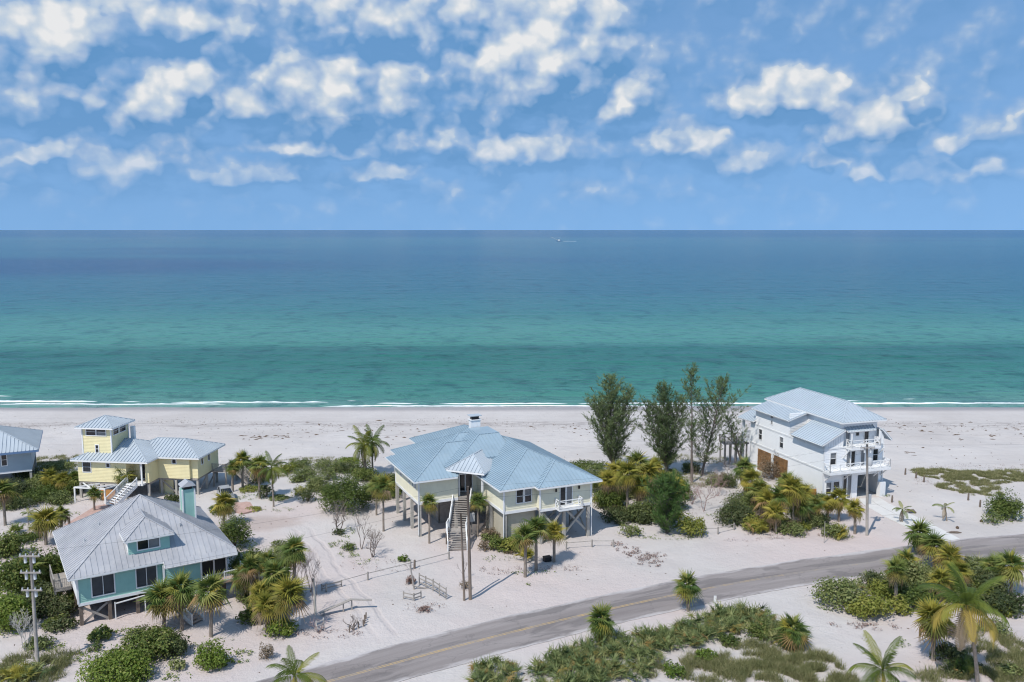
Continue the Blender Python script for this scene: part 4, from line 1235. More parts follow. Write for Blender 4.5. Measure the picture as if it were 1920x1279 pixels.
    railing(h, [(-5.1, F, z2 + .06), (-5.1, .25, z2 + .06), (-.5, .25, z2 + .06), (-.5, F, z2 + .06)], 1.0, cross=True)
    for x in (-5.1, -.5): post(h, x, .3, z2 + .06, 9.2, .16, 'white', 'porch_column')
    for x in (L + .3, -5.2, Rr - .3, -.4):
        MB().bar((x, F, z1 - 1.4), (x, .1, z1 - .3), .12, .14).build('bracket', 'white', h)
    for x in (-5.6, 0.1):
        MB().bar((x, F, z2 - 1.5), (x, .2, z2 - .2), .12, .14).build('bracket', 'white', h)
    # pillars at the garage
    MB().box(.15, 1.05, .55, 1.22, -.4, 2.0).build('pillar', 'white', h)
    # low cedar fence by the corner
    for i in range(9):
        MB().box(L - 2.2 + i * .22, L - 2.02 + i * .22, 2.2, 2.26, -.3, 1.5).build('fence_board', 'wood_orange', h)
    return h


house_white()


# ------------------------------------------------------------------ grey-blue house cut by the left edge
def house_grey():
    h = empty('stilt_house', (-67.6, 118.4, 0), math.radians(26),
              'grey blue house on pilings cut off by the left picture edge', 'house', 'beach houses')
    zf, zt = 2.6, 5.4
    g = 'greyblue'
    wall(h, (-14, 0), (0, 0), zf, zt, g, [(10.4, 11.0, 3.5, 5.1, 'win2'), (6, 7, 3.5, 5.1, 'win2')], .2)
    wall(h, (0, 0), (0, 11), zf, zt, g, siding=.2)
    wall(h, (0, 11), (-14, 11), zf, zt, g, siding=.2)
    wall(h, (-14, 11), (-14, 0), zf, zt, g, siding=.2)
    floor_slab(h, [(-13.9, .1), (-.1, .1), (-.1, 10.9), (-13.9, 10.9)], 2.3, 2.59, 'wood_grey')
    MB().box(-14, 0, -.05, .02, 2.32, 2.6).build('rim_board', 'white', h)
    hip_roof(h, -15, 1.0, -1.0, 12, zt + .1, .45, 'roof_pale', fascia='roof_edge', th=.3)
    for x in (-.2, -4.5, -9, -13.6):
        for y in (.2, 5.5, 10.8): post(h, x, y, -.5, 2.32, .3)
    return h


house_grey()


# ------------------------------------------------------------------ plant meshes
def fan_leaf(name, mat, droop=.3, N=15, fold=.25, spread=118, seed=1, cleft=.4):
    r = random.Random(seed); mb = MB(); hub = Vector((.36, 0, .03)); Rr = .64
    vs = [hub]; ring = []; tips = []
    for i in range(2 * N + 1):
        a = math.radians(-spread + 2 * spread * i / (2 * N)); q = cleft * Rr
        x = math.cos(a) * q; y = math.sin(a) * q
        z = (.022 if i % 2 else -.022) + fold * abs(y) * .6 - droop * q * q * .8
        ring.append(hub + Vector((x, y, z)))
    for i in range(N):
        a = math.radians(-spread + 2 * spread * (2 * i + 1) / (2 * N)) + r.uniform(-.03, .03)
        q = Rr * (.80 + .20 * math.cos(a)) * r.uniform(.88, 1.08)
        x = math.cos(a) * q; y = math.sin(a) * q
        z = fold * abs(y) * .3 - droop * q * q * 1.9 - r.uniform(0, .06)
        tips.append(hub + Vector((x, y, z)))
    vs += ring + tips; fs = []
    for i in range(2 * N): fs.append((0, 1 + i, 2 + i))
    for i in range(N):
        t_ = 1 + 2 * N + 1 + i; fs.append((1 + 2 * i, t_, 2 + 2 * i)); fs.append((2 + 2 * i, t_, 3 + 2 * i))
    mb.add(vs, fs)
    mb.add([(0, -.022, 0), (0, .022, 0), hub + Vector((0, .012, 0)), hub + Vector((0, -.012, 0))], [(0, 1, 2, 3)])
    return mb.mesh(name, mat)


def frond(name, mat, arch=1.0, n=24, wid=.27, droop=.5, seed=1):
    r = random.Random(seed); mb = MB(); P = []; p = Vector((0, 0, 0)); a = .0
    for i in range(n + 1):
        s = i / n; P.append(p.copy()); a = -arch * (s ** 1.4)
        p = p + Vector((math.cos(a), 0, math.sin(a))) / n
    for i in range(n):
        w0 = .016 * (1 - i / n) + .003; w1 = .016 * (1 - (i + 1) / n) + .003
        mb.add([P[i] + Vector((0, -w0, 0)), P[i] + Vector((0, w0, 0)), P[i + 1] + Vector((0, w1, 0)), P[i + 1] + Vector((0, -w1, 0))], [(0, 1, 2, 3)])
    for i in range(3, n + 1):
        s = i / n; d = (P[i] - P[i - 1]).normalized(); l = wid * (math.sin(PI * min(1, s * .80 + .16)) ** .7) * r.uniform(.85, 1.1)
        for sd in (-1, 1):
            o = (Vector((0, sd, 0)) * .78 + d * (.35 + .5 * s)).normalized()
            mid = P[i] + o * (l * .5) + Vector((0, 0, .02 - droop * .05 * l / wid)); tip = P[i] + o * (l * .92) + Vector((0, 0, -droop * l * r.uniform(.5, .9)))
            w = d * .0175
            mb.add([P[i] - w * .6, P[i] + w * .6, mid + w, tip, mid - w], [(0, 1, 2, 4), (4, 2, 3)])
    return mb.mesh(name, mat)


LEAF = {}
for key, mat in (('g', 'sabal'), ('y', 'sabal_gold'), ('o', 'sabal_old'), ('d', 'sabal_dead'), ('p', 'palmetto')):
    LEAF[key] = [fan_leaf('fan_leaf', mat, dr, 9 if key == 'p' else 14, fo_, sp_ + (25 if key == 'p' else 0), sd, .15 if key == 'p' else .32) for dr, fo_, sp_, sd in ((.15, .5, 105, 1), (.32, .35, 118, 2), (.5, .25, 122, 3), (.75, .15, 115, 4))]
FROND = {}
for key, mat in (('g', 'coco'), ('o', 'coco_old'), ('d', 'coco_dead')):
    FROND[key] = [frond('frond', mat, ar, 24, .25, dr, sd) for ar, dr, sd in ((.8, .8, 1), (1.5, 1.15, 2), (2.0, 1.4, 3))]
GA = 2.39996


def trunk_mesh(hgt, r0, r1, lean=(0, 0), n=8, rings=9, seed=0, bulge=True):
    pts = []; rad = []
    for i in range(rings + 1):
        s = i / rings
        pts.append((lean[0] * s ** 1.6 + .05 * mnoise.noise(Vector((s * 3, seed, 0))), lean[1] * s ** 1.6 + .05 * mnoise.noise(Vector((s * 3, seed, 5))), -.35 + (hgt + .35) * s))
        rad.append((r0 + (r1 - r0) * s) * (1.28 if i == 0 and bulge else 1.0) * (1 + .08 * mnoise.noise(Vector((i * 1.3, seed, 9)))))
    return MB().tube(pts, rad, n)


def put_leaf(parent, me, top, phi, el, roll, sc_):
    m = Matrix.Translation(top) @ Matrix.Rotation(phi, 4, 'Z') @ Matrix.Rotation(-el, 4, 'Y') @ Matrix.Rotation(roll, 4, 'X') @ Matrix.Scale(sc_, 4)
    return link('leaf', me, parent, m)


def zat(x, y, Y):
    d = pix_dir(x, y); t = Y / d.y
    return Vector((d.x * t, Y, CAMH + d.z * t))


def sabal(bx, by, cy, w, label, cx=None, n=30, tone='g', old=.18, dead=.08, group='cabbage palms', thick=.17):
    b = gat(bx, by); c = zat(cx if cx is not None else bx, cy, b.y)
    Rc = w / 2 * b.y / FPX * 1.06; hgt = max(.5, c.z - b.z)
    e = empty('cabbage_palm', b, R.uniform(0, 6.28), label, 'palm tree', group)
    lean = Vector((c.x - b.x, R.uniform(-.2, .2), 0)); lean.rotate(Matrix.Rotation(-e.rotation_euler.z, 3, 'Z'))
    trunk_mesh(hgt, thick * 1.05, thick * .9, (lean.x, lean.y), 8, 9, bx).build('trunk', 'trunk', e, True)
    top = Vector((lean.x, lean.y, hgt - .05))
    ph0 = R.uniform(0, 6); n = int(n * R.uniform(.98, 1.35)); fall = R.uniform(104, 146); pw = R.uniform(.75, 1.15); mixy = R.uniform(0, .3); wob = R.uniform(6, 16)
    for i in range(n):
        s = (i + .5) / n
        el = math.radians(82 - fall * s ** pw + R.uniform(-wob, wob)); k = 0 if s < .22 else 1 if s < .55 else 2 if s < .85 else 3
        t_ = 'y' if R.random() < mixy else tone
        if s > .6 and R.random() < old / .4: t_ = 'o'
        if s > .84 and R.random() < dead / .16: t_ = 'd'
        put_leaf(e, LEAF[t_][k], top + Vector((0, 0, .25 * (1 - s))), ph0 + i * GA + R.uniform(-.25, .25), el, R.uniform(-.5, .5), Rc * R.uniform(.74, 1.16))
    return e


def palmetto(bx, by, w, label, n=15, tone='p', group='saw palmettos', up=1.0):
    b = gat(bx, by); Rc = w / 2 * b.y / FPX * 1.2
    e = empty('saw_palmetto', b, R.uniform(0, 6.28), label, 'palmetto', group)
    ph0 = R.uniform(0, 6)
    # creeping stem
    MB().tube([(-.25, 0, -.15), (0, 0, .12), (.1, .1, .3)], [.10, .11, .07], 6).build('stem', 'trunk', e)
    for i in range(n):
        s = (i + .5) / n; el = math.radians(86 - 58 * s + R.uniform(-14, 14)) * up
        t_ = 'o' if (s > .7 and R.random() < .25) else tone
        put_leaf(e, LEAF[t_][0 if s < .6 else 1], Vector((R.uniform(-.45, .45) * Rc, R.uniform(-.45, .45) * Rc, .2)), ph0 + i * GA, el, R.uniform(-.7, .7), Rc * R.uniform(.65, 1.1))
    return e


def coconut(b, crown, length, label, n=17, young=False, old=3, dead=3, tone='g', thick=.15, group='coconut palms', elmax=78, elmin=-50):
    e = empty('coconut_palm', b, 0, label, 'palm tree', group)
    lean = (crown[0] - b[0], crown[1] - b[1]); hgt = crown[2] - b[2]
    trunk_mesh(hgt, thick, thick * .75, lean, 8, 10, b[0]).build('trunk', 'trunk', e, True)
    top = Vector((lean[0], lean[1], hgt)); ph0 = R.uniform(0, 6)
    for i in range(n):
        s = (i + .5) / n; el = math.radians(elmax - (elmax - elmin) * s + R.uniform(-8, 8)); k = 0 if s < .25 else 1 if s < .7 else 2
        t_ = 'd' if i >= n - dead else 'o' if i >= n - dead - old else tone
        if t_ == 'd': el = math.radians(-62 + R.uniform(-12, 8)); k = 0
        m = Matrix.Translation(top) @ Matrix.Rotation(ph0 + i * GA, 4, 'Z') @ Matrix.Rotation(-el, 4, 'Y') @ Matrix.Rotation(R.uniform(-.4, .4), 4, 'X') @ Matrix.Scale(length * R.uniform(.88, 1.08), 4)
        link('frond', FROND[t_][k], e, m)
    if not young:
        for i in range(4):
            a = i * 1.7; nut = MB()
            c = top + Vector((.2 * math.cos(a), .2 * math.sin(a), -.28))
            nut.tube([c + Vector((0, 0, .12)), c + Vector((0, 0, .06)), c, c - Vector((0, 0, .07)), c - Vector((0, 0, .12))], [.02, .09, .11, .09, .02], 7).build('coconut', 'gold', e, True)
    return e


def leaf_quads(mb_v, mb_f, c, nrm, size, r):
    u = nrm.cross(Vector((r.uniform(-1, 1), r.uniform(-1, 1), r.uniform(-1, 1))))
    if u.length < 1e-4: return
    u.normalize(); v = nrm.cross(u); l = size * r.uniform(.55, 1.35); w = l * r.uniform(.5, .85)
    o = len(mb_v)
    mb_v.extend([tuple(c - u * l * .5), tuple(c + v * w * .5 + nrm * l * .10), tuple(c + u * l * .5), tuple(c - v * w * .5 + nrm * l * .10)])
    mb_f.extend([(o, o + 1, o + 2), (o, o + 2, o + 3)])


def foliage(rx, ry, rz, leaf, dens, seed, lumps=None, sparse=0.0, base=.1):
    r = random.Random(seed); V = []; F_ = []
    vol = (rx * ry * rz) ** (1 / 3); n_l = lumps or int(9 + 7 * vol)
    L = []
    for i in range(n_l):
        a = i * GA + r.uniform(-.3, .3); q = math.sqrt((i + .5) / n_l) * .78
        h = math.sqrt(max(0, 1 - q * q)) * r.uniform(.45, .95)
        L.append((Vector((math.cos(a) * q * rx, math.sin(a) * q * ry, rz * max(base + .1, h * .78) * r.uniform(.75, 1.2))), r.uniform(.20, .46)))
    tot = int(dens * 2.1 * (rx * ry + rx * rz + ry * rz) / 3 * 4)
    for (c, q) in L:
        m = int(tot / n_l * r.uniform(.7, 1.3))
        for k in range(m):
            d = Vector((r.gauss(0, 1), r.gauss(0, 1), r.gauss(0, 1) + .35)).normalized()
            rr = q * (1.0 - .55 * r.random() ** 2.2) * (1.0 if r.random() > .12 else r.uniform(1.1, 1.5))
            p = c + Vector((d.x * rr * rx, d.y * rr * ry, d.z * rr * rz * 1.05))
            if p.z < .03: continue
            nn = (d * .8 + Vector((r.uniform(-.6, .6), r.uniform(-.6, .6), r.uniform(-.1, .9)))).normalized()
            leaf_quads(V, F_, p, nn, leaf, r)
    return V, F_, L


def shrub(bx, by, w, hgt, mat, label, leaf=.20, dens=95, name='sea_grape_shrub', cat='shrub', group='leafy shrubs', depth=None, seed=None):
    b = gat(bx, by); sc_ = b.y / FPX
    rx = w / 2 * sc_; ry = rx * (depth or .95)
    rz = max(.35, hgt * sc_ * .92 - ry * .28)
    b = Vector((b.x, b.y + ry * .75, 0)); b.z = gh(b.x, b.y)
    e = empty(name, b, 0, label, cat, group)
    sd = seed or int(bx * 7 + by)
    V, F_, L = foliage(rx, ry, rz, leaf, dens, sd)
    me = bpy.data.meshes.new('foliage'); me.from_pydata(V, [], F_); me.materials.append(M[mat]); me.update()
    link('foliage', me, e)
    st = MB()
    for (c, q) in L[:8]:
        st.tube([(c.x * .12, c.y * .12, -.25), (c.x * .5, c.y * .5, c.z * .55), tuple(c)], [.05, .035, .015], 4, False)
    st.build('stems', 'bare', e)
    return e


def bare_tree(bx, by, w, hgt, mat, label, name='bare_shrub', seed=1, depth=5, trunks=3, up=1.1, group='bare shrubs', thick=.11, leafmat=None):
    b = gat(bx, by); sc_ = b.y / FPX; H_ = hgt * sc_; W_ = w * sc_ / 2
    e = empty(name, b, 0, label, 'bare shrub' if 'shrub' in name else 'bare tree', group)
    r = random.Random(seed); mb = MB(); tips = []

    def grow(p, d, l, rad, lev):
        q = p + d * l * .5 + Vector((r.uniform(-.1, .1), r.uniform(-.1, .1), r.uniform(-.04, .1))) * l; s = q + (d + Vector((r.uniform(-.3, .3), r.uniform(-.3, .3), r.uniform(0, .25)))).normalized() * l * .5
        mb.tube([p, q, s], [rad, rad * .85, rad * .65], 4 if lev < 2 else 3, False)
        if lev >= depth: tips.append(s); return
        for k in range(2 if r.random() < .6 else 3):
            nd = (d * .8 + Vector((r.uniform(-.95, .95), r.uniform(-.95, .95), r.uniform(-.25, .45)))).normalized()
            grow(s, nd, l * r.uniform(.6, .9), rad * .66, lev + 1)
    for k in range(trunks):
        a = k * 2.1 + r.uniform(0, 1); d = Vector((math.cos(a) * up * .5, math.sin(a) * up * .5, 1)).normalized()
        grow(Vector((0, 0, -.2)), d, H_ * .33, thick, 0)
    # fit to the wanted size
    zs = max(v[2] for v in mb.v); xs = max(abs(v[0]) for v in mb.v)
    fz = H_ / zs; fx = W_ / max(xs, .01)
    mb.v = [(x * fx, y * fx, z * fz if z > 0 else z) for x, y, z in mb.v]
    mb.build('branches', mat, e)
    return e


def casuarina(bx, by, ty, w, label, seed, mat='casu', tx=None, start=.12, n_br=85, leaders=1, thin=1.0, topfill=None, prof=.75, group='casuarina trees'):
    b = gat(bx, by); c = zat(tx if tx is not None else bx, ty, b.y); H_ = c.z - b.z; W_ = w / 2 * b.y / FPX
    r = random.Random(seed)
    e = empty('casuarina_tree', b, 0, label, 'tree', group)
    tr = MB(); br = MB(); V = []; F_ = []
    for ld in range(leaders):
        lx = (c.x - b.x) if ld == 0 else (c.x - b.x) + W_ * (.55 if ld == 1 else -.45); hh = H_ if ld == 0 else H_ * (.86 if ld == 1 else .78)
        ly = 0 if ld == 0 else r.uniform(-.8, .8)
        pts = []
        for i in range(9):
            s = i / 8; f = s if ld == 0 else max(0, (s - .12)) / .88
            pts.append(Vector((lx * f + .12 * mnoise.noise(Vector((s * 4, seed, ld))), ly * f + .12 * mnoise.noise(Vector((s * 4, seed, ld + 9))), -.3 + (hh + .3) * s)))
        tr.tube(pts, [max(.015, .20 * (1 - s / 8.0) ** .9 * (1 if ld == 0 else .65)) for s in range(9)], 7)
        m = int(n_br / (1 if ld == 0 else 1.7))
        for k in range(m):
            s = start + (1 - start) * (k + r.random()) / m
            if topfill and not any(a <= s <= z_ for a, z_ in topfill): continue
            f = s * 8; i = min(7, int(f)); p = pts[i].lerp(pts[i + 1], f - i)
            shape = (min(1, (1 - s) * 1.9 + .07)) ** (prof + .25) * min(1, .5 + (s - start) * 2.2)
            L = W_ * 1.5 * shape * r.uniform(.3, 1.15) + .25
            if leaders > 1: L *= .72
            a = k * GA + r.uniform(-.4, .4); up = r.uniform(.5, 1.4)
            d = Vector((math.cos(a), math.sin(a), up)).normalized(); q = p.copy(); pl = [p.copy()]
            seg = 5
            for j in range(seg):
                d = (d + Vector((r.uniform(-.15, .15), r.uniform(-.15, .15), .10 * r.random()))).normalized(); q = q + d * L / seg; pl.append(q.copy())
            br.tube(pl, [.035, .03, .025, .02, .012, .006], 3, False)
            npl = int((2.5 + L * 2.0) * thin)
            for j in range(npl):
                g = (j + r.random()) / npl; g = .18 + .82 * g; ff = g * seg; ii = min(seg - 1, int(ff)); o = pl[ii].lerp(pl[ii + 1], ff - ii)
                pd = (d * .5 + Vector((r.gauss(0, .55), r.gauss(0, .55), r.uniform(.05, .85)))).normalized(); ln = r.uniform(.45, 1.05)
                for z_ in range(7):
                    dd = (pd + Vector((r.gauss(0, .34), r.gauss(0, .34), r.gauss(0, .30) - .05))).normalized(); l2 = ln * r.uniform(.6, 1.1)
                    sd = dd.cross(Vector((r.uniform(-1, 1), r.uniform(-1, 1), r.uniform(-1, 1))))
                    if sd.length < 1e-3: continue
                    sd = sd.normalized() * .030; v0 = len(V); o2 = o + pd * ln * .25 * r.random()
                    V.extend([tuple(o2 - sd * .5), tuple(o2 + dd * l2 * .55 + sd), tuple(o2 + dd * l2), tuple(o2 + dd * l2 * .55 - sd)]); F_.append((v0, v0 + 1, v0 + 2, v0 + 3))
    tr.build('trunk', 'bark', e, True); br.build('branches', 'bark', e)
    me = bpy.data.meshes.new('crown'); me.from_pydata(V, [], F_); me.materials.append(M[mat]); me.update(); link('crown', me, e)
    return e


# ------------------------------------------------------------------ drives and paths
def px_poly(P): return [(at(x, y).x, at(x, y).y) for x, y in P]


drive = empty('driveway', (0, 0, 0)); drive['kind'] = 'structure'; drive['label'] = 'white concrete driveway from the garage to the road'
dl = px_poly([(1608, 936), (1620, 948), (1655, 968), (1700, 990), (1745, 1012), (1760, 1018)])
dr = px_poly([(1648, 934), (1668, 946), (1705, 964), (1738, 980), (1782, 1002), (1800, 1012)])
for i in range(5):
    a, b, c, d = dl[i], dr[i], dr[i + 1], dl[i + 1]
    g = .03

    def lp(p, q, t_): return (p[0] + (q[0] - p[0]) * t_, p[1] + (q[1] - p[1]) * t_)
    m0, m1 = lp(a, b, .49), lp(d, c, .49); n0, n1 = lp(a, b, .51), lp(d, c, .51)
    for Q in ([a, m0, m1, d], [n0, b, c, n1]):
        Q = [lp(Q[0], Q[3], .015), lp(Q[1], Q[2], .015), lp(Q[1], Q[2], .985), lp(Q[0], Q[3], .985)]
        o = slab('concrete_slab', [tuple(q) for q in reversed(Q)], -.3, .10 + .006 * (i % 2), 'concrete', drive)
pth = slab('path', list(reversed(px_poly([(122, 985), (180, 950), (215, 944), (232, 950), (185, 968), (140, 990)]))), -.3, .12, 'paver'); pth['kind'] = 'structure'; pth['label'] = 'pink brick path behind the grey roof'
pad = slab('parking_pad', list(reversed(px_poly([(440, 960), (438, 945), (455, 932), (470, 944), (478, 958), (455, 964)]))), -.3, .11, 'paver'); pad['kind'] = 'structure'; pad['label'] = 'pink brick parking pad by the parked car'

# ------------------------------------------------------------------ casuarinas
casuarina(1150, 888, 712, 128, 'broad bushy casuarina with two leading tops right of the cream house', 3, leaders=3, n_br=135, tx=1143, prof=.45)
casuarina(1250, 895, 727, 116, 'dense casuarina with pointed crown in the middle of the row', 5, leaders=3, n_br=135, tx=1243, prof=.5)
casuarina(1297, 905, 694, 44, 'tallest slim casuarina with bare stem and a tuft at its tip', 8, start=.35, n_br=80, topfill=[(.2, .52), (.66, 1.0)], thin=.9, prof=.25)
casuarina(1315, 890, 712, 124, 'leaning open casuarina beside the wooden beach tower', 9, tx=1358, start=.10, n_br=100, thin=.95, prof=.8)
casuarina(1395, 880, 792, 60, 'low windswept casuarina against the white house wall', 10, tx=1368, start=.3, n_br=38, thin=.65, prof=.5)
casuarina(1250, 1000, 905, 82, 'lush dark green young casuarina bush near the road', 12, mat='casu_lush', start=.02, n_br=95, thin=1.6, prof=.5)

# ------------------------------------------------------------------ cabbage palms: base x, base y, crown centre y, crown width
for a in [
    (1290, 1146, 1103, 66, 'cabbage palm at the road edge just left of the white marker post', dict(dead=.16)),
    (1127, 1206, 1168, 70, 'round cabbage palm on the near verge, lower left of the two by the road', dict(tone='g', old=.06)),
    (985, 1082, 1010, 62, 'tallest front cabbage palm of the trio before the cream house', {}),
    (1005, 1070, 995, 62, 'middle cabbage palm of the trio before the cream house', {}),
    (1039, 1054, 1002, 54, 'right hand cabbage palm of the trio near the crossed braces', dict(tone='y')),
    (805, 1019, 944, 42, 'slim cabbage palm left of the cream house stairs', dict(thick=.12)),
    (896, 1006, 944, 46, 'cabbage palm right of the cream house stairs behind the poles', dict(thick=.12)),
    (719, 996, 915, 56, 'tall cabbage palm off the left corner of the cream house', dict(thick=.13)),
    (706, 966, 912, 44, 'shorter cabbage palm behind the one at the cream house corner', dict(thick=.12)),
    (396, 1194, 1112, 88, 'cabbage palm standing right of the seafoam house steps', dict(dead=.15)),
    (341, 1182, 1108, 84, 'middle cabbage palm before the seafoam house front', dict(dead=.12)),
    (308, 1180, 1126, 92, 'leftmost cabbage palm before the seafoam house front', dict(tone='g', old=.25)),
    (86, 1022, 980, 66, 'cabbage palm left of the seafoam house roof', dict(tone='y')),
    (116, 1000, 966, 42, 'darker cabbage palm tucked behind the grey roof corner', dict(old=.3)),
    (10, 985, 925, 66, 'cabbage palm with thick trunk at the left picture edge', dict(cx=6)),
    (177, 958, 928, 36, 'small palm on the brick path before the yellow house', dict(old=.05, thick=.13)),
    (232, 934, 896, 50, 'cabbage palm left of the yellow house stairs', dict(thick=.13)),
    (420, 985, 948, 56, 'cabbage palm right of the seafoam chimney', dict(tone='y')),
    (541, 1186, 1122, 92, 'large front cabbage palm of the clump beside the seafoam house', dict(tone='y', old=.2)),
    (516, 1150, 1082, 72, 'inner cabbage palm of the clump beside the seafoam house', {}),
    (552, 1130, 1036, 66, 'rear cabbage palm of the clump under reddish bare twigs', dict(old=.05)),
    (471, 1138, 1068, 58, 'cabbage palm with pale trunk right of the seafoam deck', dict(thick=.14)),
    (487, 934, 876, 50, 'cabbage palm beside the tall coconut left of the bushes', dict(old=.3, thick=.15)),
    (455, 918, 866, 44, 'cabbage palm at the rear stairs of the yellow house', dict(old=.1)),
    (436, 922, 880, 34, 'low cabbage palm under the yellow house rear stairs', {}),
    (95, 925, 898, 44, 'left cabbage palm of the row beside the yellow house', dict(tone='y')),
    (118, 928, 902, 40, 'middle cabbage palm of the row beside the yellow house', dict(tone='y')),
    (140, 926, 900, 42, 'cabbage palm touching the yellow house left corner', {}),
    (1176, 968, 892, 64, 'cabbage palm with curved trunk in the thicket by the cream house', dict(tone='y', dead=.2)),
    (1155, 940, 886, 54, 'rear cabbage palm against the cream house right eave', dict(tone='y')),
    (1195, 950, 872, 60, 'highest cabbage palm of the thicket below the broad casuarina', dict(old=.2)),
    (1215, 955, 893, 62, 'tan tinged cabbage palm in the middle of the thicket', dict(tone='y', dead=.25)),
    (1240, 950, 905, 52, 'cabbage palm at the right of the thicket below the pointed casuarina', dict(tone='y')),
    (1396, 935, 880, 56, 'cabbage palm at the back left of the white house thicket', dict(old=.25)),
    (1410, 950, 902, 56, 'yellowish cabbage palm in front of the cedar lattice screens', dict(tone='y')),
    (1440, 985, 945, 66, 'cabbage palm in the middle of the white house thicket', dict(tone='y', dead=.2)),
    (1486, 992, 920, 62, 'cabbage palm near the cedar fence of the white house', dict(tone='y')),
    (1500, 990, 950, 54, 'lower cabbage palm at the right of the white house thicket', dict(dead=.25, old=.3)),
    (1465, 990, 935, 58, 'central green cabbage palm of the white house thicket', {}),
    (1530, 985, 950, 44, 'sparse cabbage palm beside the white house corner', dict(n=20)),
    (1200, 965, 915, 56, 'low cabbage palm in the shade of the curved trunk palm', dict(tone='y', dead=.25)),
    (1140, 955, 905, 50, 'cabbage palm right beside the cream house corner post', dict(tone='y', dead=.2)),
    (1225, 925, 878, 50, 'rear cabbage palm left of the pointed casuarina foot', dict(tone='y')),
    (1265, 960, 915, 46, 'small cabbage palm right of the thicket near the bare tree', dict(tone='y')),
    (1425, 965, 925, 58, 'dense cabbage palm left of centre in the white house thicket', dict(dead=.2)),
    (1455, 1000, 965, 54, 'low skirted cabbage palm at the front of the white house thicket', dict(tone='y', dead=.3)),
    (1505, 970, 928, 52, 'cabbage palm just below the cedar fence', dict(tone='y')),
    (1475, 965, 905, 46, 'taller cabbage palm before the white house side wall', {}),
    (1552, 975, 945, 42, 'cabbage palm between thicket and door palm', dict(tone='y')),
    (500, 1185, 1140, 66, 'low cabbage palm at the left foot of the palm clump', dict(tone='y')),
    (455, 1130, 1085, 60, 'cabbage palm against the seafoam deck rail', dict(old=.2)),
    (488, 1172, 1118, 64, 'cabbage palm left of the large front palm in the clump', dict(tone='y')),
    (530, 1125, 1072, 62, 'upper middle cabbage palm of the clump beside the seafoam house', dict(old=.2)),
    (500, 1110, 1058, 54, 'rear left cabbage palm of the clump beside the seafoam house', {}),
    (1800, 1120, 1078, 62, 'cabbage palm just behind the large coconut crown', dict(tone='y')),
    (1862, 1100, 1066, 56, 'cabbage palm left of the right edge palm below the road', {}),
    (1765, 1130, 1092, 60, 'lower cabbage palm under the verge row', dict(tone='y', dead=.2)),
    (60, 1120, 1068, 62, 'cabbage palm behind the utility pole crossarms', dict(tone='g')),
    (1700, 1090, 1055, 56, 'cabbage palm hidden behind the clear trunk palm', dict(old=.2)),
    (1573, 978, 938, 54, 'cabbage palm in front of the white house door', dict(tone='y', dead=.15)),
    (1603, 1001, 958, 46, 'dark skirted cabbage palm left of the driveway pole', dict(tone='y', dead=.3)),
    (1722, 1040, 1003, 62, 'highest cabbage palm of the verge row at the road bend', dict(old=.1)),
    (1752, 1066, 1028, 68, 'second cabbage palm of the verge row at the road bend', dict(old=.2)),
    (1782, 1085, 1050, 62, 'third cabbage palm of the verge row at the road bend', dict(tone='y')),
    (1679, 1136, 1070, 60, 'cabbage palm with clear trunk beside the olive shrubs', dict(dead=.2)),
    (1896, 1115, 1066, 74, 'green cabbage palm at the right picture edge below the road', dict(old=.1)),
    (1750, 1238, 1166, 96, 'yellow skirted cabbage palm left of the large coconut palm', dict(tone='y', old=.35, thick=.2)),
    (1486, 1218, 1186, 78, 'low cabbage palm at the right end of the palmetto bank', dict(dead=.2)),
]:
    sabal(*a[:5], **a[5])

# ------------------------------------------------------------------ coconut palms
b = gat(1832, 1292); coconut(b, zat(1812, 1134, b.y), 3.7, 'large coconut palm with hanging yellow fronds at lower right', 19, old=4, dead=4, thick=.17, elmin=-35)
b = gat(1660, 1330); coconut(b, zat(1655, 1256, b.y), 2.9, 'coconut palm head rising at the bottom edge right of centre', 15, old=1, dead=0, young=True, elmin=-30)
b = gat(560, 1345); coconut(b, zat(552, 1268, b.y), 2.6, 'coconut palm tip at the bottom edge left of the road', 11, old=2, dead=0, young=True, elmin=-10)
b = gat(686, 894); coconut(b, zat(682, 833, b.y), 3.1, 'left coconut palm of the beachside pair', 17, old=0, dead=1, thick=.2)
b = gat(699, 893); coconut(b, zat(698, 829, b.y), 2.9, 'right coconut palm of the beachside pair', 16, old=0, dead=1)
b = gat(513, 950); coconut(b, zat(509, 876, b.y), 2.5, 'slender coconut palm between yellow house and green thicket', 14, old=0, dead=0, thick=.12)
b = gat(53, 985); coconut(b, zat(53, 963, b.y), 1.3, 'thin young coconut palm near the left edge', 7, young=True, old=0, dead=0, thick=.05, group='young coconut palms', elmax=50, elmin=5)
b = gat(1691, 979); coconut(b, zat(1692, 955, b.y), 1.6, 'young coconut palm with drooping fronds beside the concrete driveway', 8, young=True, old=0, dead=2, thick=.10, group='young coconut palms', elmax=60, elmin=-20)
b = gat(1775, 977); coconut(b, zat(1772, 950, b.y), 1.5, 'leaning young coconut palm right of the concrete driveway', 7, young=True, old=0, dead=2, thick=.09, group='young coconut palms', elmax=60, elmin=-25)

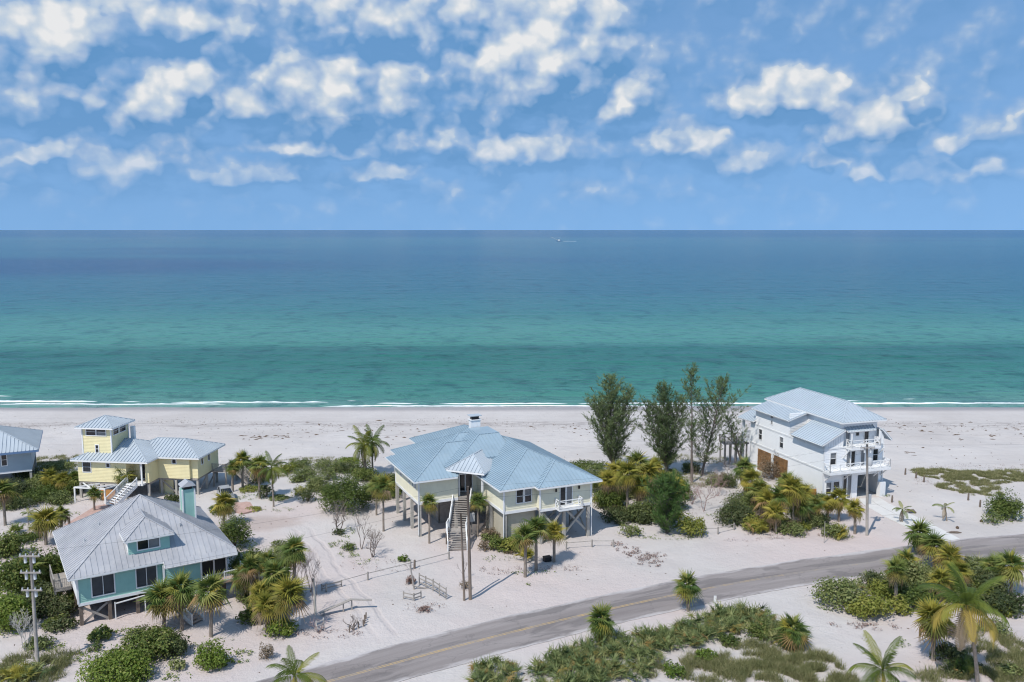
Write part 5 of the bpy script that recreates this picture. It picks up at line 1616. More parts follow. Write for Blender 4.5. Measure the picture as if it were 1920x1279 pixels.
# ------------------------------------------------------------------ shrubs: base x, base y, width, height
for a in [
    (640, 968, 112, 92, 'seagrape', 'big rounded green thicket left of the cream house', dict(dens=75)),
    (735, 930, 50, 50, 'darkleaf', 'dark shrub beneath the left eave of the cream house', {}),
    (700, 940, 60, 42, 'seagrape', 'green shrub behind the two palms at the cream house corner', {}),
    (570, 905, 60, 40, 'olive', 'left olive shrub of the beach track edge', dict(dens=55)),
    (605, 885, 60, 28, 'olive', 'low olive scrub on the dune behind the thicket', dict(dens=45)),
    (648, 872, 50, 18, 'bright', 'small bright green mound near the beachside coconut pair', dict(dens=60)),
    (575, 945, 36, 34, 'darkleaf', 'dark leaning shrub on the sand left of the big thicket', dict(dens=45)),
    (196, 1300, 150, 85, 'bright', 'big bright green sea grape at the bottom left', dict(leaf=.22, dens=95)),
    (262, 1250, 130, 78, 'seagrape', 'broad dark green sea grape below the seafoam house', dict(leaf=.22)),
    (318, 1238, 66, 60, 'darkleaf', 'dark shrub with grey twigs right of the broad sea grape', dict(leaf=.2)),
    (178, 1208, 56, 34, 'seagrape', 'low sea grape at the seafoam house corner piling', {}),
    (390, 1262, 76, 62, 'bright', 'bright green round bush on open sand left of the road', dict(leaf=.20, dens=120)),
    (25, 1130, 110, 110, 'seagrape', 'tall dense sea grape at the left edge behind the utility pole', dict(leaf=.24, dens=85)),
    (85, 1110, 70, 90, 'seagrape', 'sea grape between utility pole and seafoam house', dict(leaf=.22)),
    (10, 1195, 80, 90, 'bright', 'bright sea grape at the left edge beside the bare branches', dict(leaf=.22)),
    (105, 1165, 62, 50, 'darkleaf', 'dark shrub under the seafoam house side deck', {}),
    (30, 1075, 80, 34, 'darkleaf', 'dark low thicket at the left edge above the sea grapes', {}),
    (40, 1020, 60, 24, 'seagrape', 'low green mound on sand at the left edge', {}),
    (20, 1285, 90, 40, 'olive', 'grassy olive shrub in the bottom left corner', dict(leaf=.15)),
    (60, 945, 80, 40, 'seagrape', 'green shrub in front of the grey blue house', {}),
    (95, 890, 70, 34, 'olive', 'pale dune scrub between grey blue and yellow houses', dict(dens=45)),
    (75, 905, 60, 26, 'darkleaf', 'dark shrub at the corner of the grey blue house', {}),
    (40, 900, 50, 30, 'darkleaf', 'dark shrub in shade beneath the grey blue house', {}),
    (130, 915, 50, 34, 'seagrape', 'green shrub behind the palm row beside the yellow house', {}),
    (432, 1035, 70, 80, 'seagrape', 'green shrub along the right edge of the grey roof', dict(leaf=.2)),
    (455, 1090, 70, 78, 'seagrape', 'green shrub touching the seafoam screened porch corner', dict(leaf=.2)),
    (318, 945, 36, 22, 'darkleaf', 'small shrub under the yellow house behind the chimney', {}),
    (410, 968, 50, 26, 'seagrape', 'green shrub in front of the parked car', {}),
    (522, 1200, 66, 48, 'bright', 'fresh green bush at the foot of the palm clump', dict(leaf=.2)),
    (472, 960, 36, 10, 'gold', 'yellow green ground bush by the brick parking pad', {}),
    (468, 925, 56, 18, 'gold', 'yellow green scrub below the yellow house rear stairs', dict(dens=60)),
    (520, 940, 44, 12, 'olive', 'low scrub at the foot of the slender coconut palm', {}),
    (1120, 925, 80, 60, 'olive', 'olive bush against the right gable of the cream house', {}),
    (1105, 885, 90, 24, 'seagrape', 'low green hedge of scaevola on the beach side', dict(dens=60)),
    (1165, 985, 80, 40, 'darkleaf', 'dark undergrowth below the thicket by the cream house', {}),
    (1210, 985, 70, 50, 'darkleaf', 'dark shrub left of the young casuarina bush', {}),
    (1275, 940, 60, 50, 'bright', 'bright yellow green shrub below the pointed casuarina', {}),
    (1300, 1010, 62, 52, 'gold', 'yellow green bush right of the young casuarina', dict(dens=85)),
    (1185, 1010, 50, 34, 'olive', 'pale scrub at the sand edge left of the young casuarina', dict(dens=45)),
    (1385, 990, 80, 62, 'darkleaf', 'dark green shrub at the left of the white house thicket', {}),
    (1420, 1002, 56, 38, 'gold', 'low yellow green clump at the front of the white house thicket', {}),
    (1470, 1000, 90, 40, 'brownleaf', 'brownish dry undergrowth in the white house thicket', dict(dens=55)),
    (1450, 960, 80, 50, 'seagrape', 'green shrub in the heart of the white house thicket', {}),
    (1515, 975, 60, 46, 'olive', 'olive shrub below the cedar fence', {}),
    (1230, 985, 70, 60, 'olive', 'olive shrub behind the young casuarina bush', {}),
    (1150, 960, 70, 56, 'seagrape', 'green shrub under the tan palms by the cream house', {}),
    (1190, 940, 90, 44, 'olive', 'olive undergrowth at the back of the cream house thicket', {}),
    (1400, 965, 70, 50, 'olive', 'olive shrub behind the dark shrub of the white house thicket', {}),
    (1490, 1008, 60, 34, 'olive', 'low olive clump at the front edge of the white house thicket', {}),
    (1540, 990, 46, 40, 'darkleaf', 'dark shrub left of the thin stake', {}),
    (60, 1165, 70, 70, 'darkleaf', 'dark shrub behind the bleached branches', dict(leaf=.22)),
    (5, 1050, 60, 60, 'seagrape', 'sea grape at the left edge below the thick trunk palm', dict(leaf=.22)),
    (60, 1225, 60, 34, 'olive', 'olive scrub at the foot of the bleached branches', {}),
    (115, 930, 80, 40, 'darkleaf', 'dark hedge under the palm row beside the yellow house', {}),
    (20, 940, 60, 50, 'darkleaf', 'dark shrub under the left part of the grey blue house', {}),
    (560, 880, 50, 24, 'olive', 'pale scrub by the beach track', dict(dens=50)),
    (480, 905, 60, 30, 'darkleaf', 'dark scrub behind the palm beside the tall coconut', {}),
    (680, 905, 60, 34, 'seagrape', 'green shrub at the foot of the beachside coconut pair', {}),
    (590, 925, 50, 40, 'olive', 'olive shrub on the left flank of the big thicket', {}),
    (1760, 1120, 70, 50, 'olive', 'olive shrub under the third verge palm', dict(leaf=.2)),
    (1690, 1125, 56, 44, 'darkleaf', 'dark shrub right of the clear trunk palm', dict(leaf=.2)),
    (1800, 1130, 80, 56, 'seagrape', 'green shrub behind the large coconut crown', dict(leaf=.2)),
    (1455, 905, 60, 60, 'brownleaf', 'dead brown vine growth before the cedar lattice screens', dict(dens=45)),
    (1571, 1012, 52, 36, 'olive', 'low fan leaved clump left of the driveway pole', {}),
    (1898, 978, 70, 62, 'seagrape', 'dense green sea grape at the right edge above the road', dict(leaf=.2, dens=110)),
    (1870, 985, 44, 30, 'olive', 'sparse twiggy shrub left of the right edge sea grape', dict(dens=35)),
    (1590, 1150, 110, 72, 'olive', 'left olive shrub of the pair on the sand below the road', dict(leaf=.22, dens=70)),
    (1640, 1170, 90, 66, 'gold', 'yellow olive shrub of the pair on the sand below the road', dict(leaf=.22, dens=75)),
    (1648, 1112, 70, 46, 'darkleaf', 'dark shrub behind the palm beside the olive pair', dict(dens=60)),
    (1720, 1110, 90, 70, 'olive', 'olive thicket under the verge palms at the road bend', dict(leaf=.2, dens=75)),
    (1735, 1150, 80, 56, 'seagrape', 'green shrub between verge palms and yellow skirted palm', dict(leaf=.2)),
    (1830, 1090, 66, 50, 'olive', 'grey olive shrub near the road at the right', dict(leaf=.2, dens=60)),
    (1865, 1130, 80, 66, 'darkleaf', 'dark green shrub behind the large coconut palm', dict(leaf=.22)),
    (1900, 1160, 80, 60, 'darkleaf', 'dark green shrub at the right picture edge', dict(leaf=.22)),
    (1795, 1250, 70, 46, 'darkleaf', 'dark shrub at the foot of the large coconut palm', dict(leaf=.2)),
    (1372, 1215, 46, 30, 'seagrape', 'green bush on the sand gap below the palmetto bank', dict(leaf=.18)),
    (1328, 1245, 52, 32, 'bright', 'left bright green bush among the dune grass', dict(leaf=.18)),
    (1268, 1275, 52, 34, 'bright', 'bright green bush at the bottom edge among dune grass', dict(leaf=.18)),
    (1430, 1205, 60, 40, 'seagrape', 'green bush left of the low end palm', dict(leaf=.18)),
    (497, 1240, 34, 44, 'brownleaf', 'rounded brown dry bush on the sand left of the road', dict(leaf=.10, dens=150)),
    (872, 1108, 26, 22, 'brownleaf', 'small dry bush at the foot of the paired poles', dict(leaf=.12)),
    (770, 1098, 24, 22, 'deadvine', 'dark dead bush beside the leaning gate post', dict(leaf=.16)),
    (795, 1150, 30, 16, 'deadvine', 'low dead bush on the sand below the timber rail', dict(leaf=.14)),
    (755, 1055, 26, 18, 'bright', 'small spiky green plant on the sand left of the barrier rail', dict(leaf=.3, dens=30)),
    (652, 1035, 30, 20, 'seagrape', 'small green mound between the bare shrubs', dict(leaf=.16)),
    (632, 1005, 26, 16, 'darkleaf', 'small dark mound at the foot of the left bare shrub', dict(leaf=.16)),
    (930, 1035, 40, 36, 'seagrape', 'left green fan leaf bush before the cream ground floor', dict(leaf=.26, dens=60)),
    (965, 1040, 50, 40, 'gold', 'yellow green bush before the cream ground floor', dict(leaf=.26, dens=60)),
]:
    shrub(*a[:6], **a[6])

# ------------------------------------------------------------------ tangled undergrowth in the lots
rt = random.Random(41)
for (x0, x1, y0, y1, n, wmin, wmax, mats, label, grp) in [
    (1115, 1285, 905, 985, 24, 34, 62, ('olive', 'gold', 'darkleaf', 'seagrape', 'brownleaf'), 'tangled scrub in the thicket right of the cream house', 'scrub right of the cream house'),
    (1255, 1385, 880, 935, 9, 24, 44, ('olive', 'brownleaf', 'darkleaf'), 'sparse dry scrub under the casuarinas', 'scrub under the casuarinas'),
    (1370, 1545, 915, 1004, 20, 32, 56, ('olive', 'gold', 'darkleaf', 'brownleaf', 'seagrape'), 'tangled scrub in the thicket left of the white house', 'scrub left of the white house'),
    (0, 120, 1045, 1200, 14, 44, 70, ('seagrape', 'darkleaf', 'olive'), 'dense sea grape scrub along the left picture edge', 'scrub along the left edge'),
    (0, 145, 905, 962, 12, 34, 52, ('darkleaf', 'seagrape', 'olive'), 'scrub between grey blue and yellow houses', 'scrub beside the grey blue house'),
    (430, 548, 1030, 1185, 22, 40, 62, ('seagrape', 'olive', 'darkleaf'), 'scrub in the palm clump right of the seafoam house', 'scrub in the palm clump'),
    (430, 560, 885, 948, 9, 26, 46, ('olive', 'gold', 'darkleaf'), 'low scrub right of the yellow house', 'scrub right of the yellow house'),
    (560, 735, 872, 950, 14, 30, 54, ('olive', 'seagrape', 'darkleaf'), 'scrub on the dune left of the cream house', 'scrub left of the cream house'),
    (1655, 1915, 1075, 1160, 30, 44, 74, ('olive', 'darkleaf', 'seagrape', 'gold'), 'scrub among the verge palms at the right', 'scrub among the verge palms'),
    (1770, 1915, 1175, 1275, 8, 40, 60, ('olive', 'brownleaf', 'darkleaf'), 'scrub among the dune grass at lower right', 'scrub at lower right'),
    (150, 345, 1195, 1279, 9, 36, 60, ('seagrape', 'darkleaf', 'olive'), 'scrub around the broad sea grape at lower left', 'scrub at lower left'),
    (900, 1000, 1005, 1050, 6, 24, 40, ('olive', 'darkleaf', 'brownleaf'), 'low scrub before the cream ground floor', 'scrub before the cream house')]:
    for i in range(n):
        x, y = rt.uniform(x0, x1), rt.uniform(y0, y1); w_ = rt.uniform(wmin, wmax); g = at(x, y)
        if road_dist(g.x, g.y) < 5.2: continue
        shrub(x, y, w_, w_ * rt.uniform(.45, .85), rt.choice(mats), label, leaf=rt.uniform(.15, .24), dens=rt.uniform(45, 80), name='scrub_bush', group=grp, seed=int(rt.random() * 1e6))

# ------------------------------------------------------------------ palmetto bank below the road
rp = random.Random(5)
BANK = []
for (x0, y0, x1, y1, n, jit, w) in [(885, 1279, 960, 1262, 11, 14, 50), (1010, 1275, 1110, 1236, 22, 22, 54), (1060, 1290, 1160, 1252, 18, 24, 54), (1110, 1236, 1240, 1205, 22, 20, 50),
                                    (1160, 1275, 1230, 1250, 9, 16, 48), (1220, 1222, 1300, 1190, 18, 18, 48), (1300, 1195, 1380, 1165, 24, 20, 50), (1380, 1172, 1460, 1180, 20, 20, 50), (1420, 1200, 1500, 1192, 12, 14, 46),
                                    (1080, 1300, 1010, 1300, 7, 8, 54), (920, 1300, 980, 1296, 5, 8, 52)]:
    for i in range(n):
        f = (i + rp.random()) / n
        BANK.append((x0 + (x1 - x0) * f + rp.uniform(-8, 8), y0 + (y1 - y0) * f + rp.uniform(-jit, jit), w * rp.uniform(.75, 1.2)))
for (x, y, w) in BANK:
    if road_dist(at(x, y).x, at(x, y).y) < 4.6: continue
    palmetto(x, y, w, 'grey green saw palmetto clump in the bank below the road', 13, group='saw palmettos in the bank below the road')
for (x, y, w, tone, lab) in [(1600, 1108, 46, 'p', 'palmetto behind the olive shrub pair near the road'), (1640, 1090, 44, 'p', 'palmetto by the road left of the verge palms'),
                             (1835, 1062, 46, 'p', 'palmetto at the road edge right of the verge palms'), (1862, 1058, 40, 'p', 'palmetto at the road edge near the right picture side'),
                             (1571, 1008, 50, 'y', 'yellow green palmetto in front of the door palm'), (1422, 996, 50, 'y', 'yellow green palmetto at the left front of the white house thicket'),
                             (985, 1050, 46, 'y', 'palmetto under the trio of palms'), (945, 1030, 44, 'g', 'palmetto before the cream ground floor wall'),
                             (120, 1140, 60, 'g', 'fan leaf palmetto right of the utility pole'), (105, 1100, 56, 'y', 'yellow green palmetto at the seafoam house side'),
                             (40, 1275, 70, 'y', 'grassy palmetto left of the utility pole foot'), (78, 1270, 60, 'p', 'pale palmetto right of the utility pole foot'),
                             (1800, 1262, 56, 'g', 'palmetto at the foot of the large coconut palm'), (68, 1000, 30, 'g', 'small palmetto on the sand near the left edge'), (34, 1000, 34, 'g', 'dark palmetto near the left edge trunk'),
                             (1210, 930, 56, 'y', 'palmetto filling the thicket beside the curved trunk palm'), (1250, 925, 50, 'y', 'palmetto under the pointed casuarina')]:
    palmetto(x, y, w, lab, 15, tone, group='single palmettos')

# ------------------------------------------------------------------ bare shrubs
bare_tree(635, 998, 52, 62, 'bare', 'left bare branching shrub on the pink sand', seed=2)
bare_tree(678, 1030, 56, 74, 'bare', 'tallest bare shrub left of the cream house', seed=3, trunks=2)
bare_tree(699, 1045, 44, 60, 'bare', 'right bare shrub nearest the cream house stairs', seed=6)
bare_tree(560, 1120, 92, 118, 'bare_pink', 'tangle of reddish bare twigs behind the palm clump', seed=7, trunks=5, depth=6, thick=.05)
bare_tree(583, 1110, 50, 100, 'bare', 'bare twisted shrub beside the broken utility post', seed=9, trunks=3, depth=5)
bare_tree(1320, 958, 74, 92, 'bare_pink', 'grey pink leafless tree between casuarinas and white house', name='bare_tree', seed=4, trunks=3, depth=6, thick=.08, group='bare trees')
bare_tree(50, 1222, 66, 92, 'bare_white', 'bleached bare branches left of the utility pole', seed=11, trunks=4, depth=5)
bare_tree(868, 1085, 26, 46, 'bare', 'thin bare shrub at the foot of the cream house stairs', seed=12, trunks=3, depth=4, thick=.04)
bare_tree(598, 1185, 50, 34, 'bare_pink', 'low dead twigs behind the broken white fence', seed=13, trunks=4, depth=4, thick=.04)
bare_tree(660, 1180, 40, 30, 'bare', 'dead stumpy twigs at the end of the broken fence', seed=14, trunks=4, depth=3, thick=.05)
bare_tree(1300, 850, 90, 40, 'bare', 'low dry twigs on the beach behind the casuarinas', seed=15, trunks=4, depth=4, thick=.03)
bare_tree(1345, 930, 56, 56, 'bare_pink', 'reddish dry brush right of the leafless tree', seed=31, trunks=4, depth=5, thick=.05)
bare_tree(1298, 945, 46, 40, 'bare_pink', 'low dry brush left of the leafless tree', seed=32, trunks=4, depth=5, thick=.05)
bare_tree(1370, 905, 60, 50, 'bare', 'dry brush below the wooden beach platform', seed=33, trunks=4, depth=5, thick=.05)
bare_tree(905, 1000, 40, 52, 'bare', 'dead brown twigs beside the cream ground floor', seed=16, trunks=4, depth=4, thick=.04)


# ------------------------------------------------------------------ dune grass, creepers, litter
def scatter_grass(name, label, patches, mat, h, wid, seed, lean=.5):
    r = random.Random(seed); V = []; F_ = []
    for (x, y, rx, ry, n) in patches:
        c = at(x, y)
        for i in range(n):
            a = r.uniform(0, 6.28); q = math.sqrt(r.random())
            px_, py_ = c.x + math.cos(a) * q * rx, c.y + math.sin(a) * q * ry
            if mnoise.noise(Vector((px_ * .7, py_ * .7, seed))) < -.12: continue
            if road_dist(px_, py_) < 3.9: continue
            z = gh(px_, py_)
            for k in range(3):
                l = h * r.uniform(.5, 1.25); d = Vector((r.gauss(0, lean), r.gauss(0, lean), 1)).normalized(); s = Vector((r.uniform(-1, 1), r.uniform(-1, 1), 0)).normalized() * wid
                p = Vector((px_ + r.gauss(0, .06), py_ + r.gauss(0, .06), z - .03)); o = len(V)
                m_ = p + d * l * .6; t_ = m_ + (d + Vector((d.x, d.y, -.5)) * .8).normalized() * l * .45
                V.extend([tuple(p - s), tuple(p + s), tuple(m_ + s * .7), tuple(m_ - s * .7), tuple(t_)]); F_.extend([(o, o + 1, o + 2, o + 3), (o + 3, o + 2, o + 4)])
    me = bpy.data.meshes.new(name); me.from_pydata(V, [], F_); me.materials.append(M[mat]); me.update()
    o = link(name, me); tag(o, label, 'grass', kind='stuff'); return o


scatter_grass('dune_grass', 'tawny dune grass at the bottom edge and bottom right', [
    (1340, 1262, 3.2, 2.0, 1500), (1400, 1250, 3.2, 2.4, 2000), (1460, 1255, 3.4, 2.4, 2600), (1520, 1250, 2.6, 2.6, 2600), (1300, 1240, 1.8, 1.2, 500), (1450, 1222, 2.2, 1.0, 700), (1390, 1210, 1.6, .8, 300),
    (1540, 1278, 3.0, 2.0, 1800), (1880, 1250, 3.0, 3.0, 2400), (1900, 1215, 2.2, 2.0, 1000), (1850, 1205, 1.6, 1.2, 300), (1230, 1262, 1.6, 1.2, 400), (1760, 1272, 2.0, 1.2, 500), (1845, 1278, 2.4, 1.4, 900),
    (60, 1262, 3.0, 2.2, 1600), (120, 1235, 2.2, 1.2, 400), (20, 1250, 1.8, 2.0, 700)], 'grass', .75, .016, 21)
scatter_grass('beach_grass', 'brown green dune grass mat on the beach right of the white house', [
    (1790, 892, 5.5, 2.6, 3740), (1830, 898, 6.0, 3.0, 4760), (1880, 895, 6.0, 2.6, 3740), (1815, 915, 4.5, 2.2, 2550), (1750, 885, 3.5, 2.2, 1360), (1915, 890, 5, 2.6, 2550), (1840, 925, 3, 1.4, 850),
    (110, 862, 6, 2.5, 1530), (85, 875, 5, 2.5, 1530), (590, 868, 8, 3, 1530), (540, 885, 4, 3, 850), (1320, 900, 5, 4, 1190), (1300, 862, 6, 3, 680)], 'grass', .5, .022, 22, .8)


def creepers(name, label, patches, mat, leaf, seed):
    r = random.Random(seed); V = []; F_ = []
    for (x, y, rx, ry, n) in patches:
        c = at(x, y)
        for i in range(n):
            a = r.uniform(0, 6.28); q = math.sqrt(r.random()); px_, py_ = c.x + math.cos(a) * q * rx, c.y + math.sin(a) * q * ry
            if mnoise.noise(Vector((px_ * 1.1, py_ * 1.1, seed))) < -.02: continue
            p = Vector((px_, py_, gh(px_, py_) + r.uniform(.03, .22)))
            leaf_quads(V, F_, p, Vector((r.gauss(0, .45), r.gauss(0, .45), 1)).normalized(), leaf, r)
    me = bpy.data.meshes.new(name); me.from_pydata(V, [], F_); me.materials.append(M[mat]); me.update()
    o = link(name, me); tag(o, label, 'ground cover', kind='stuff'); return o


creepers('beach_creeper', 'bright green creeping plants on the sand at the left', [
    (105, 1215, 1.1, .8, 260), (140, 1232, 1.6, .8, 420), (235, 1185, 1.2, .6, 160), (455, 1225, 1.0, .5, 160), (450, 1240, .8, .3, 90), (310, 1270, 2.2, .8, 420), (420, 1200, .9, .5, 100),
    (650, 1000, 1.0, 1.6, 260), (640, 1020, 1.6, 1.4, 420), (655, 1040, 1.4, 1.0, 260), (690, 1055, 1.8, .8, 160), (470, 935, 3.0, 1.2, 380), (530, 935, 2.4, 1.0, 260), (525, 955, 2.0, .8, 160), (1340, 968, 1.4, .6, 120),
    (1550, 1140, 1.0, .6, 160), (1690, 1205, .8, .8, 120), (35, 1010, 2.0, 1.0, 260), (120, 965, 2.2, 1.2, 200), (40, 985, 2.6, 1.4, 300), (996, 1097, .5, .3, 90), (1590, 1008, .9, .4, 60), (1660, 930, .8, .5, 90),
    (1250, 1010, 3.0, .8, 260), (940, 1050, 2.0, 1.0, 160), (350, 1215, 1.6, .8, 160), (1000, 1075, 2.4, .8, 200)], 'creeper', .15, 31)
creepers('dead_vines', 'brown dead vine mats on the sand right of the cream house', [
    (1160, 1022, 1.0, .9, 260), (1180, 1032, 1.6, 1.0, 420), (1200, 1042, 1.8, 1.0, 480), (1222, 1050, 1.6, .9, 420), (1235, 1040, 1.4, .6, 200), (1225, 1060, .8, .6, 260), (1200, 1060, 1.0, .4, 140), (930, 1070, 3.0, 1.0, 240),
    (1490, 1003, 6.0, .7, 420), (1420, 1012, 4.0, .6, 200), (1600, 1172, 2.6, .6, 260), (1650, 1175, 2.4, .6, 260), (800, 1140, 2.4, 1.0, 200), (620, 1190, 3.0, 1.0, 320), (540, 1190, 3.0, 1.0, 260), (1030, 1065, 4.0, .9, 320), (1780, 905, 6, 2.5, 600),
    (1850, 875, 10, 1.2, 500), (1330, 930, 6, 4, 700), (1290, 960, 5, 2, 300), (720, 1060, 5, 2, 260), (80, 880, 6, 3, 500), (590, 880, 7, 3, 400)], 'deadvine', .13, 33)


def litter():
    r = random.Random(77); mb = MB()
    def lump(x, y, a, b, h, ang):
        z = gh(x, y) - .02; ca, sa = math.cos(ang), math.sin(ang); vs = []
        for k in range(6):
            t_ = k * PI / 3; q = r.uniform(.7, 1.2); u, v = math.cos(t_) * a * q, math.sin(t_) * b * q
            vs.append((x + ca * u - sa * v, y + sa * u + ca * v, z))
        vs.append((x, y, z + h)); mb.add(vs, [(k, (k + 1) % 6, 6) for k in range(6)])
    for i in range(1700):
        x = r.uniform(-112, 112); y = 160.5 + r.gauss(0, 2.3) - 11 * (mnoise.noise(Vector((x * .04, 0, 0))) * .5)
        lump(x, y, r.uniform(.08, .40) , r.uniform(.05, .13), r.uniform(.03, .08), r.gauss(0, .3))
    for i in range(420):
        lump(r.uniform(-105, 105), r.uniform(128, 158), r.uniform(.06, .26), r.uniform(.05, .12), r.uniform(.04, .15), r.gauss(0, .5))
    for i in range(500):
        x, y = r.uniform(-60, 70), r.uniform(60, 126)
        if road_dist(x, y) < 3.4: continue
        lump(x, y, r.uniform(.06, .22), r.uniform(.05, .12), r.uniform(.03, .10), r.uniform(0, 3))
    for (px_, py_, n, s) in [(500, 815, 30, 3.0), (1790, 800, 50, 9), (640, 800, 30, 8), (1230, 790, 20, 8), (1080, 800, 10, 6), (760, 818, 6, 2), (1690, 845, 10, 4)]:
        c = at(px_, py_)
        for i in range(n): lump(c.x + r.gauss(0, s), c.y + r.gauss(0, s * .45), r.uniform(.2, .8), r.uniform(.1, .3), r.uniform(.05, .2), r.gauss(0, .4))
    o = mb.build('seaweed_wrack', 'wrack'); tag(o, 'dark dried seaweed and litter strewn over the beach', 'seaweed', kind='stuff')


litter()


# ------------------------------------------------------------------ utility poles and wires
def pole(px_, py_, top_y, label, r0=.17, lean=0.0, arms=(), mat='wood_grey', tx=None, transformer=False, group='utility poles', parts=True):
    b = gat(px_, py_); c = zat(tx if tx is not None else px_, top_y, b.y); e = empty('utility_pole', b, 0, label, 'utility pole', group); h = c.z - b.z; lx = c.x - b.x
    MB().tube([(0, 0, -.8), (lx * .3, 0, h * .3), (lx * .65, 0, h * .65), (lx, 0, h)], [r0, r0 * .92, r0 * .8, r0 * .68], 10).build('pole_shaft', mat, e, True)
    for z in arms:
        f = (h - z) / h; x = lx * f
        a = MB().bar((x - .85, -.16, h - z), (x + .85, -.16, h - z), .11, .12).build('crossarm', mat, e)
        for dx in (-.75, -.3, .3, .75):
            MB().tube([(x + dx, -.16, h - z + .05), (x + dx, -.16, h - z + .18), (x + dx, -.16, h - z + .26)], [.05, .07, .03], 8).build('insulator', 'ceramic', a, True)
        for dx in (-.35, .35):
            MB().tube([(x + dx, -.18, h - z - .55), (x + dx, -.18, h - z - .05)], .12, 8).build('fuse_cutout', 'ceramic', a, True)
    if transformer:
        MB().tube([(lx + .42, -.1, h - 2.6), (lx + .42, -.1, h - 2.5), (lx + .42, -.1, h - 1.6), (lx + .42, -.1, h - 1.5)], [.2, .26, .26, .18], 10).build('transformer', 'metal', e, True)
        MB().bar((lx, 0, h - 2), (lx + .42, -.1, h - 2), .08, .1).build('bracket', 'metal', e)
        MB().bar((lx * .55 + .3, -.25, h * .36), (lx * .55 + .3, -.25, h * .36 + 1.1), .28, .2).build('cable_box', 'ceramic', e)
    return b, Vector((b.x + lx, b.y, b.z + h))


tops = []
_, tL = pole(71, 1254, 1035, 'grey utility pole with three stacked crossarms at the left', .16, arms=(.3, 1.7, 3.2), tx=57)
_, tC = pole(882, 1124, 912, 'taller dark utility pole of the pair before the cream house', .17, mat='wood_dark', tx=877)
_, tC2 = pole(871, 1126, 962, 'shorter thin utility pole of the pair before the cream house', .12, mat='wood_dark', tx=864)
_, tR = pole(1626, 1004, 833, 'utility pole with transformer beside the white house driveway', .17, mat='wood_grey', transformer=True, arms=(.4,))
_, tM = pole(592, 1152, 1084, 'short pale utility post left of the sand drive', .11, mat='piling', tx=588)
# vine-choked stub on top of the short post
bare_tree(590, 1150, 40, 130, 'bare', 'dead vine tangle climbing the short pale post', seed=21, trunks=2, depth=4, thick=.09)


def wire(a, b, sag, label):
    mb = MB(); n = 24; pts = []
    for i in range(n + 1):
        t_ = i / n; p = Vector(a).lerp(Vector(b), t_); p.z -= sag * 4 * t_ * (1 - t_); pts.append(p)
    o = mb.tube(pts, .007, 4, False).build('overhead_wire', 'wire'); tag(o, label, 'wire', 'overhead wires')


fL = Vector((-75, 44, 10)); fR = Vector((95, 108, 10.5))
wire(tL, tC, .5, 'overhead wire from the left pole to the paired poles'); wire(tC, tR, .7, 'overhead wire from the paired poles to the driveway pole'); wire(tR, fR, .7, 'overhead wire from the driveway pole out of the right edge')
wire(tL - Vector((0, 0, 3)), tC - Vector((0, 0, 1.2)), .6, 'lower overhead wire between left pole and paired poles'); wire(tC - Vector((0, 0, 1.2)), tR - Vector((0, 0, 1.0)), .8, 'lower overhead wire between paired poles and driveway pole')

# ------------------------------------------------------------------ small furniture
# long low pipe barrier across the lots, on stub posts
def barrier(P, label, r_=.045, h=.75, mat='wood_grey', posts=()):
    e = empty('barrier_rail', gat(*P[0]), 0, label, 'barrier', 'low barrier rails'); o = e.location
    pts = [gat(*p) + Vector((0, 0, h)) - o for p in P]
    MB().tube(pts, r_, 6).build('rail', mat, e)
    for p in (posts or P):
        q = gat(*p) - o; MB().tube([q - Vector((0, 0, .4)), q + Vector((0, 0, h + .15))], .09, 7).build('post', 'wood_grey', e)


barrier([(612, 1110), (690, 1088), (770, 1068), (842, 1049)], 'long grey pipe rail across the sand drive to the stairs')
barrier([(1062, 1030), (1110, 1026), (1150, 1026)], 'short grey rail right of the palm trio')
barrier([(1318, 1002), (1346, 1002), (1376, 994)], 'short rail on a wooden post right of the yellow green bush')


def rail_fence(P, h, label, mat='wood_grey', rails=3, sp=1.1, lean=0.0, group='broken fence pieces', name='rail_fence'):
    W = [gat(*p) for p in P]; e = empty(name, W[0], 0, label, 'fence', group); o = W[0]; r = random.Random(int(P[0][0]))
    for a, b in zip(W, W[1:]):
        n = max(1, int((b - a).length / sp))
        for i in range(n + 1):
            q = a.lerp(b, i / n) - o; MB().bar(q - Vector((0, 0, .3)), q + Vector((lean + r.uniform(-.05, .05), r.uniform(-.05, .05), h)), .11, .11).build('post', mat, e)
        for k in range(rails):
            z = h * (k + .8) / (rails + .2); MB().bar(a - o + Vector((lean * .6, -.07, z)), b - o + Vector((lean * .6, -.07, z)), .04, .12).build('rail', mat, e)


rail_fence([(786, 1096), (812, 1108), (836, 1124)], 1.25, 'brown timber rail fence left of the paired poles', 'wood_grey', 3)
rail_fence([(757, 1123), (776, 1127), (790, 1122)], .8, 'low broken timber fence below the brown rail', 'wood_grey', 2)
rail_fence([(523, 1190), (548, 1180), (562, 1172)], .95, 'white picket fence piece at the foot of the palm clump', 'white', 2, .35)
rail_fence([(594, 1186), (608, 1180)], 1.1, 'small broken white gate beside the short post', 'bare_white', 3, .5)
rail_fence([(604, 1108), (640, 1100)], .7, 'grey fence piece at the start of the pipe rail', 'wood_grey', 2)
rail_fence([(655, 1186), (682, 1174), (686, 1160)], .6, 'row of rotten stakes at the edge of the sand drive', 'wood_dark', 0, .5)
b = gat(640, 1148)
ln = empty('collapsed_bench', b, math.radians(12), 'collapsed grey plank bench on the sand drive edge', 'bench')
for (p, q) in (((-2.0, -.6, .35), (1.0, .3, 1.05)), ((1.0, .3, 1.05), (2.9, .1, .9)), ((-1.9, -.4, .3), (1.0, .55, 1.0))): MB().bar(p, q, .3, .07).build('plank', 'wood_grey', ln)
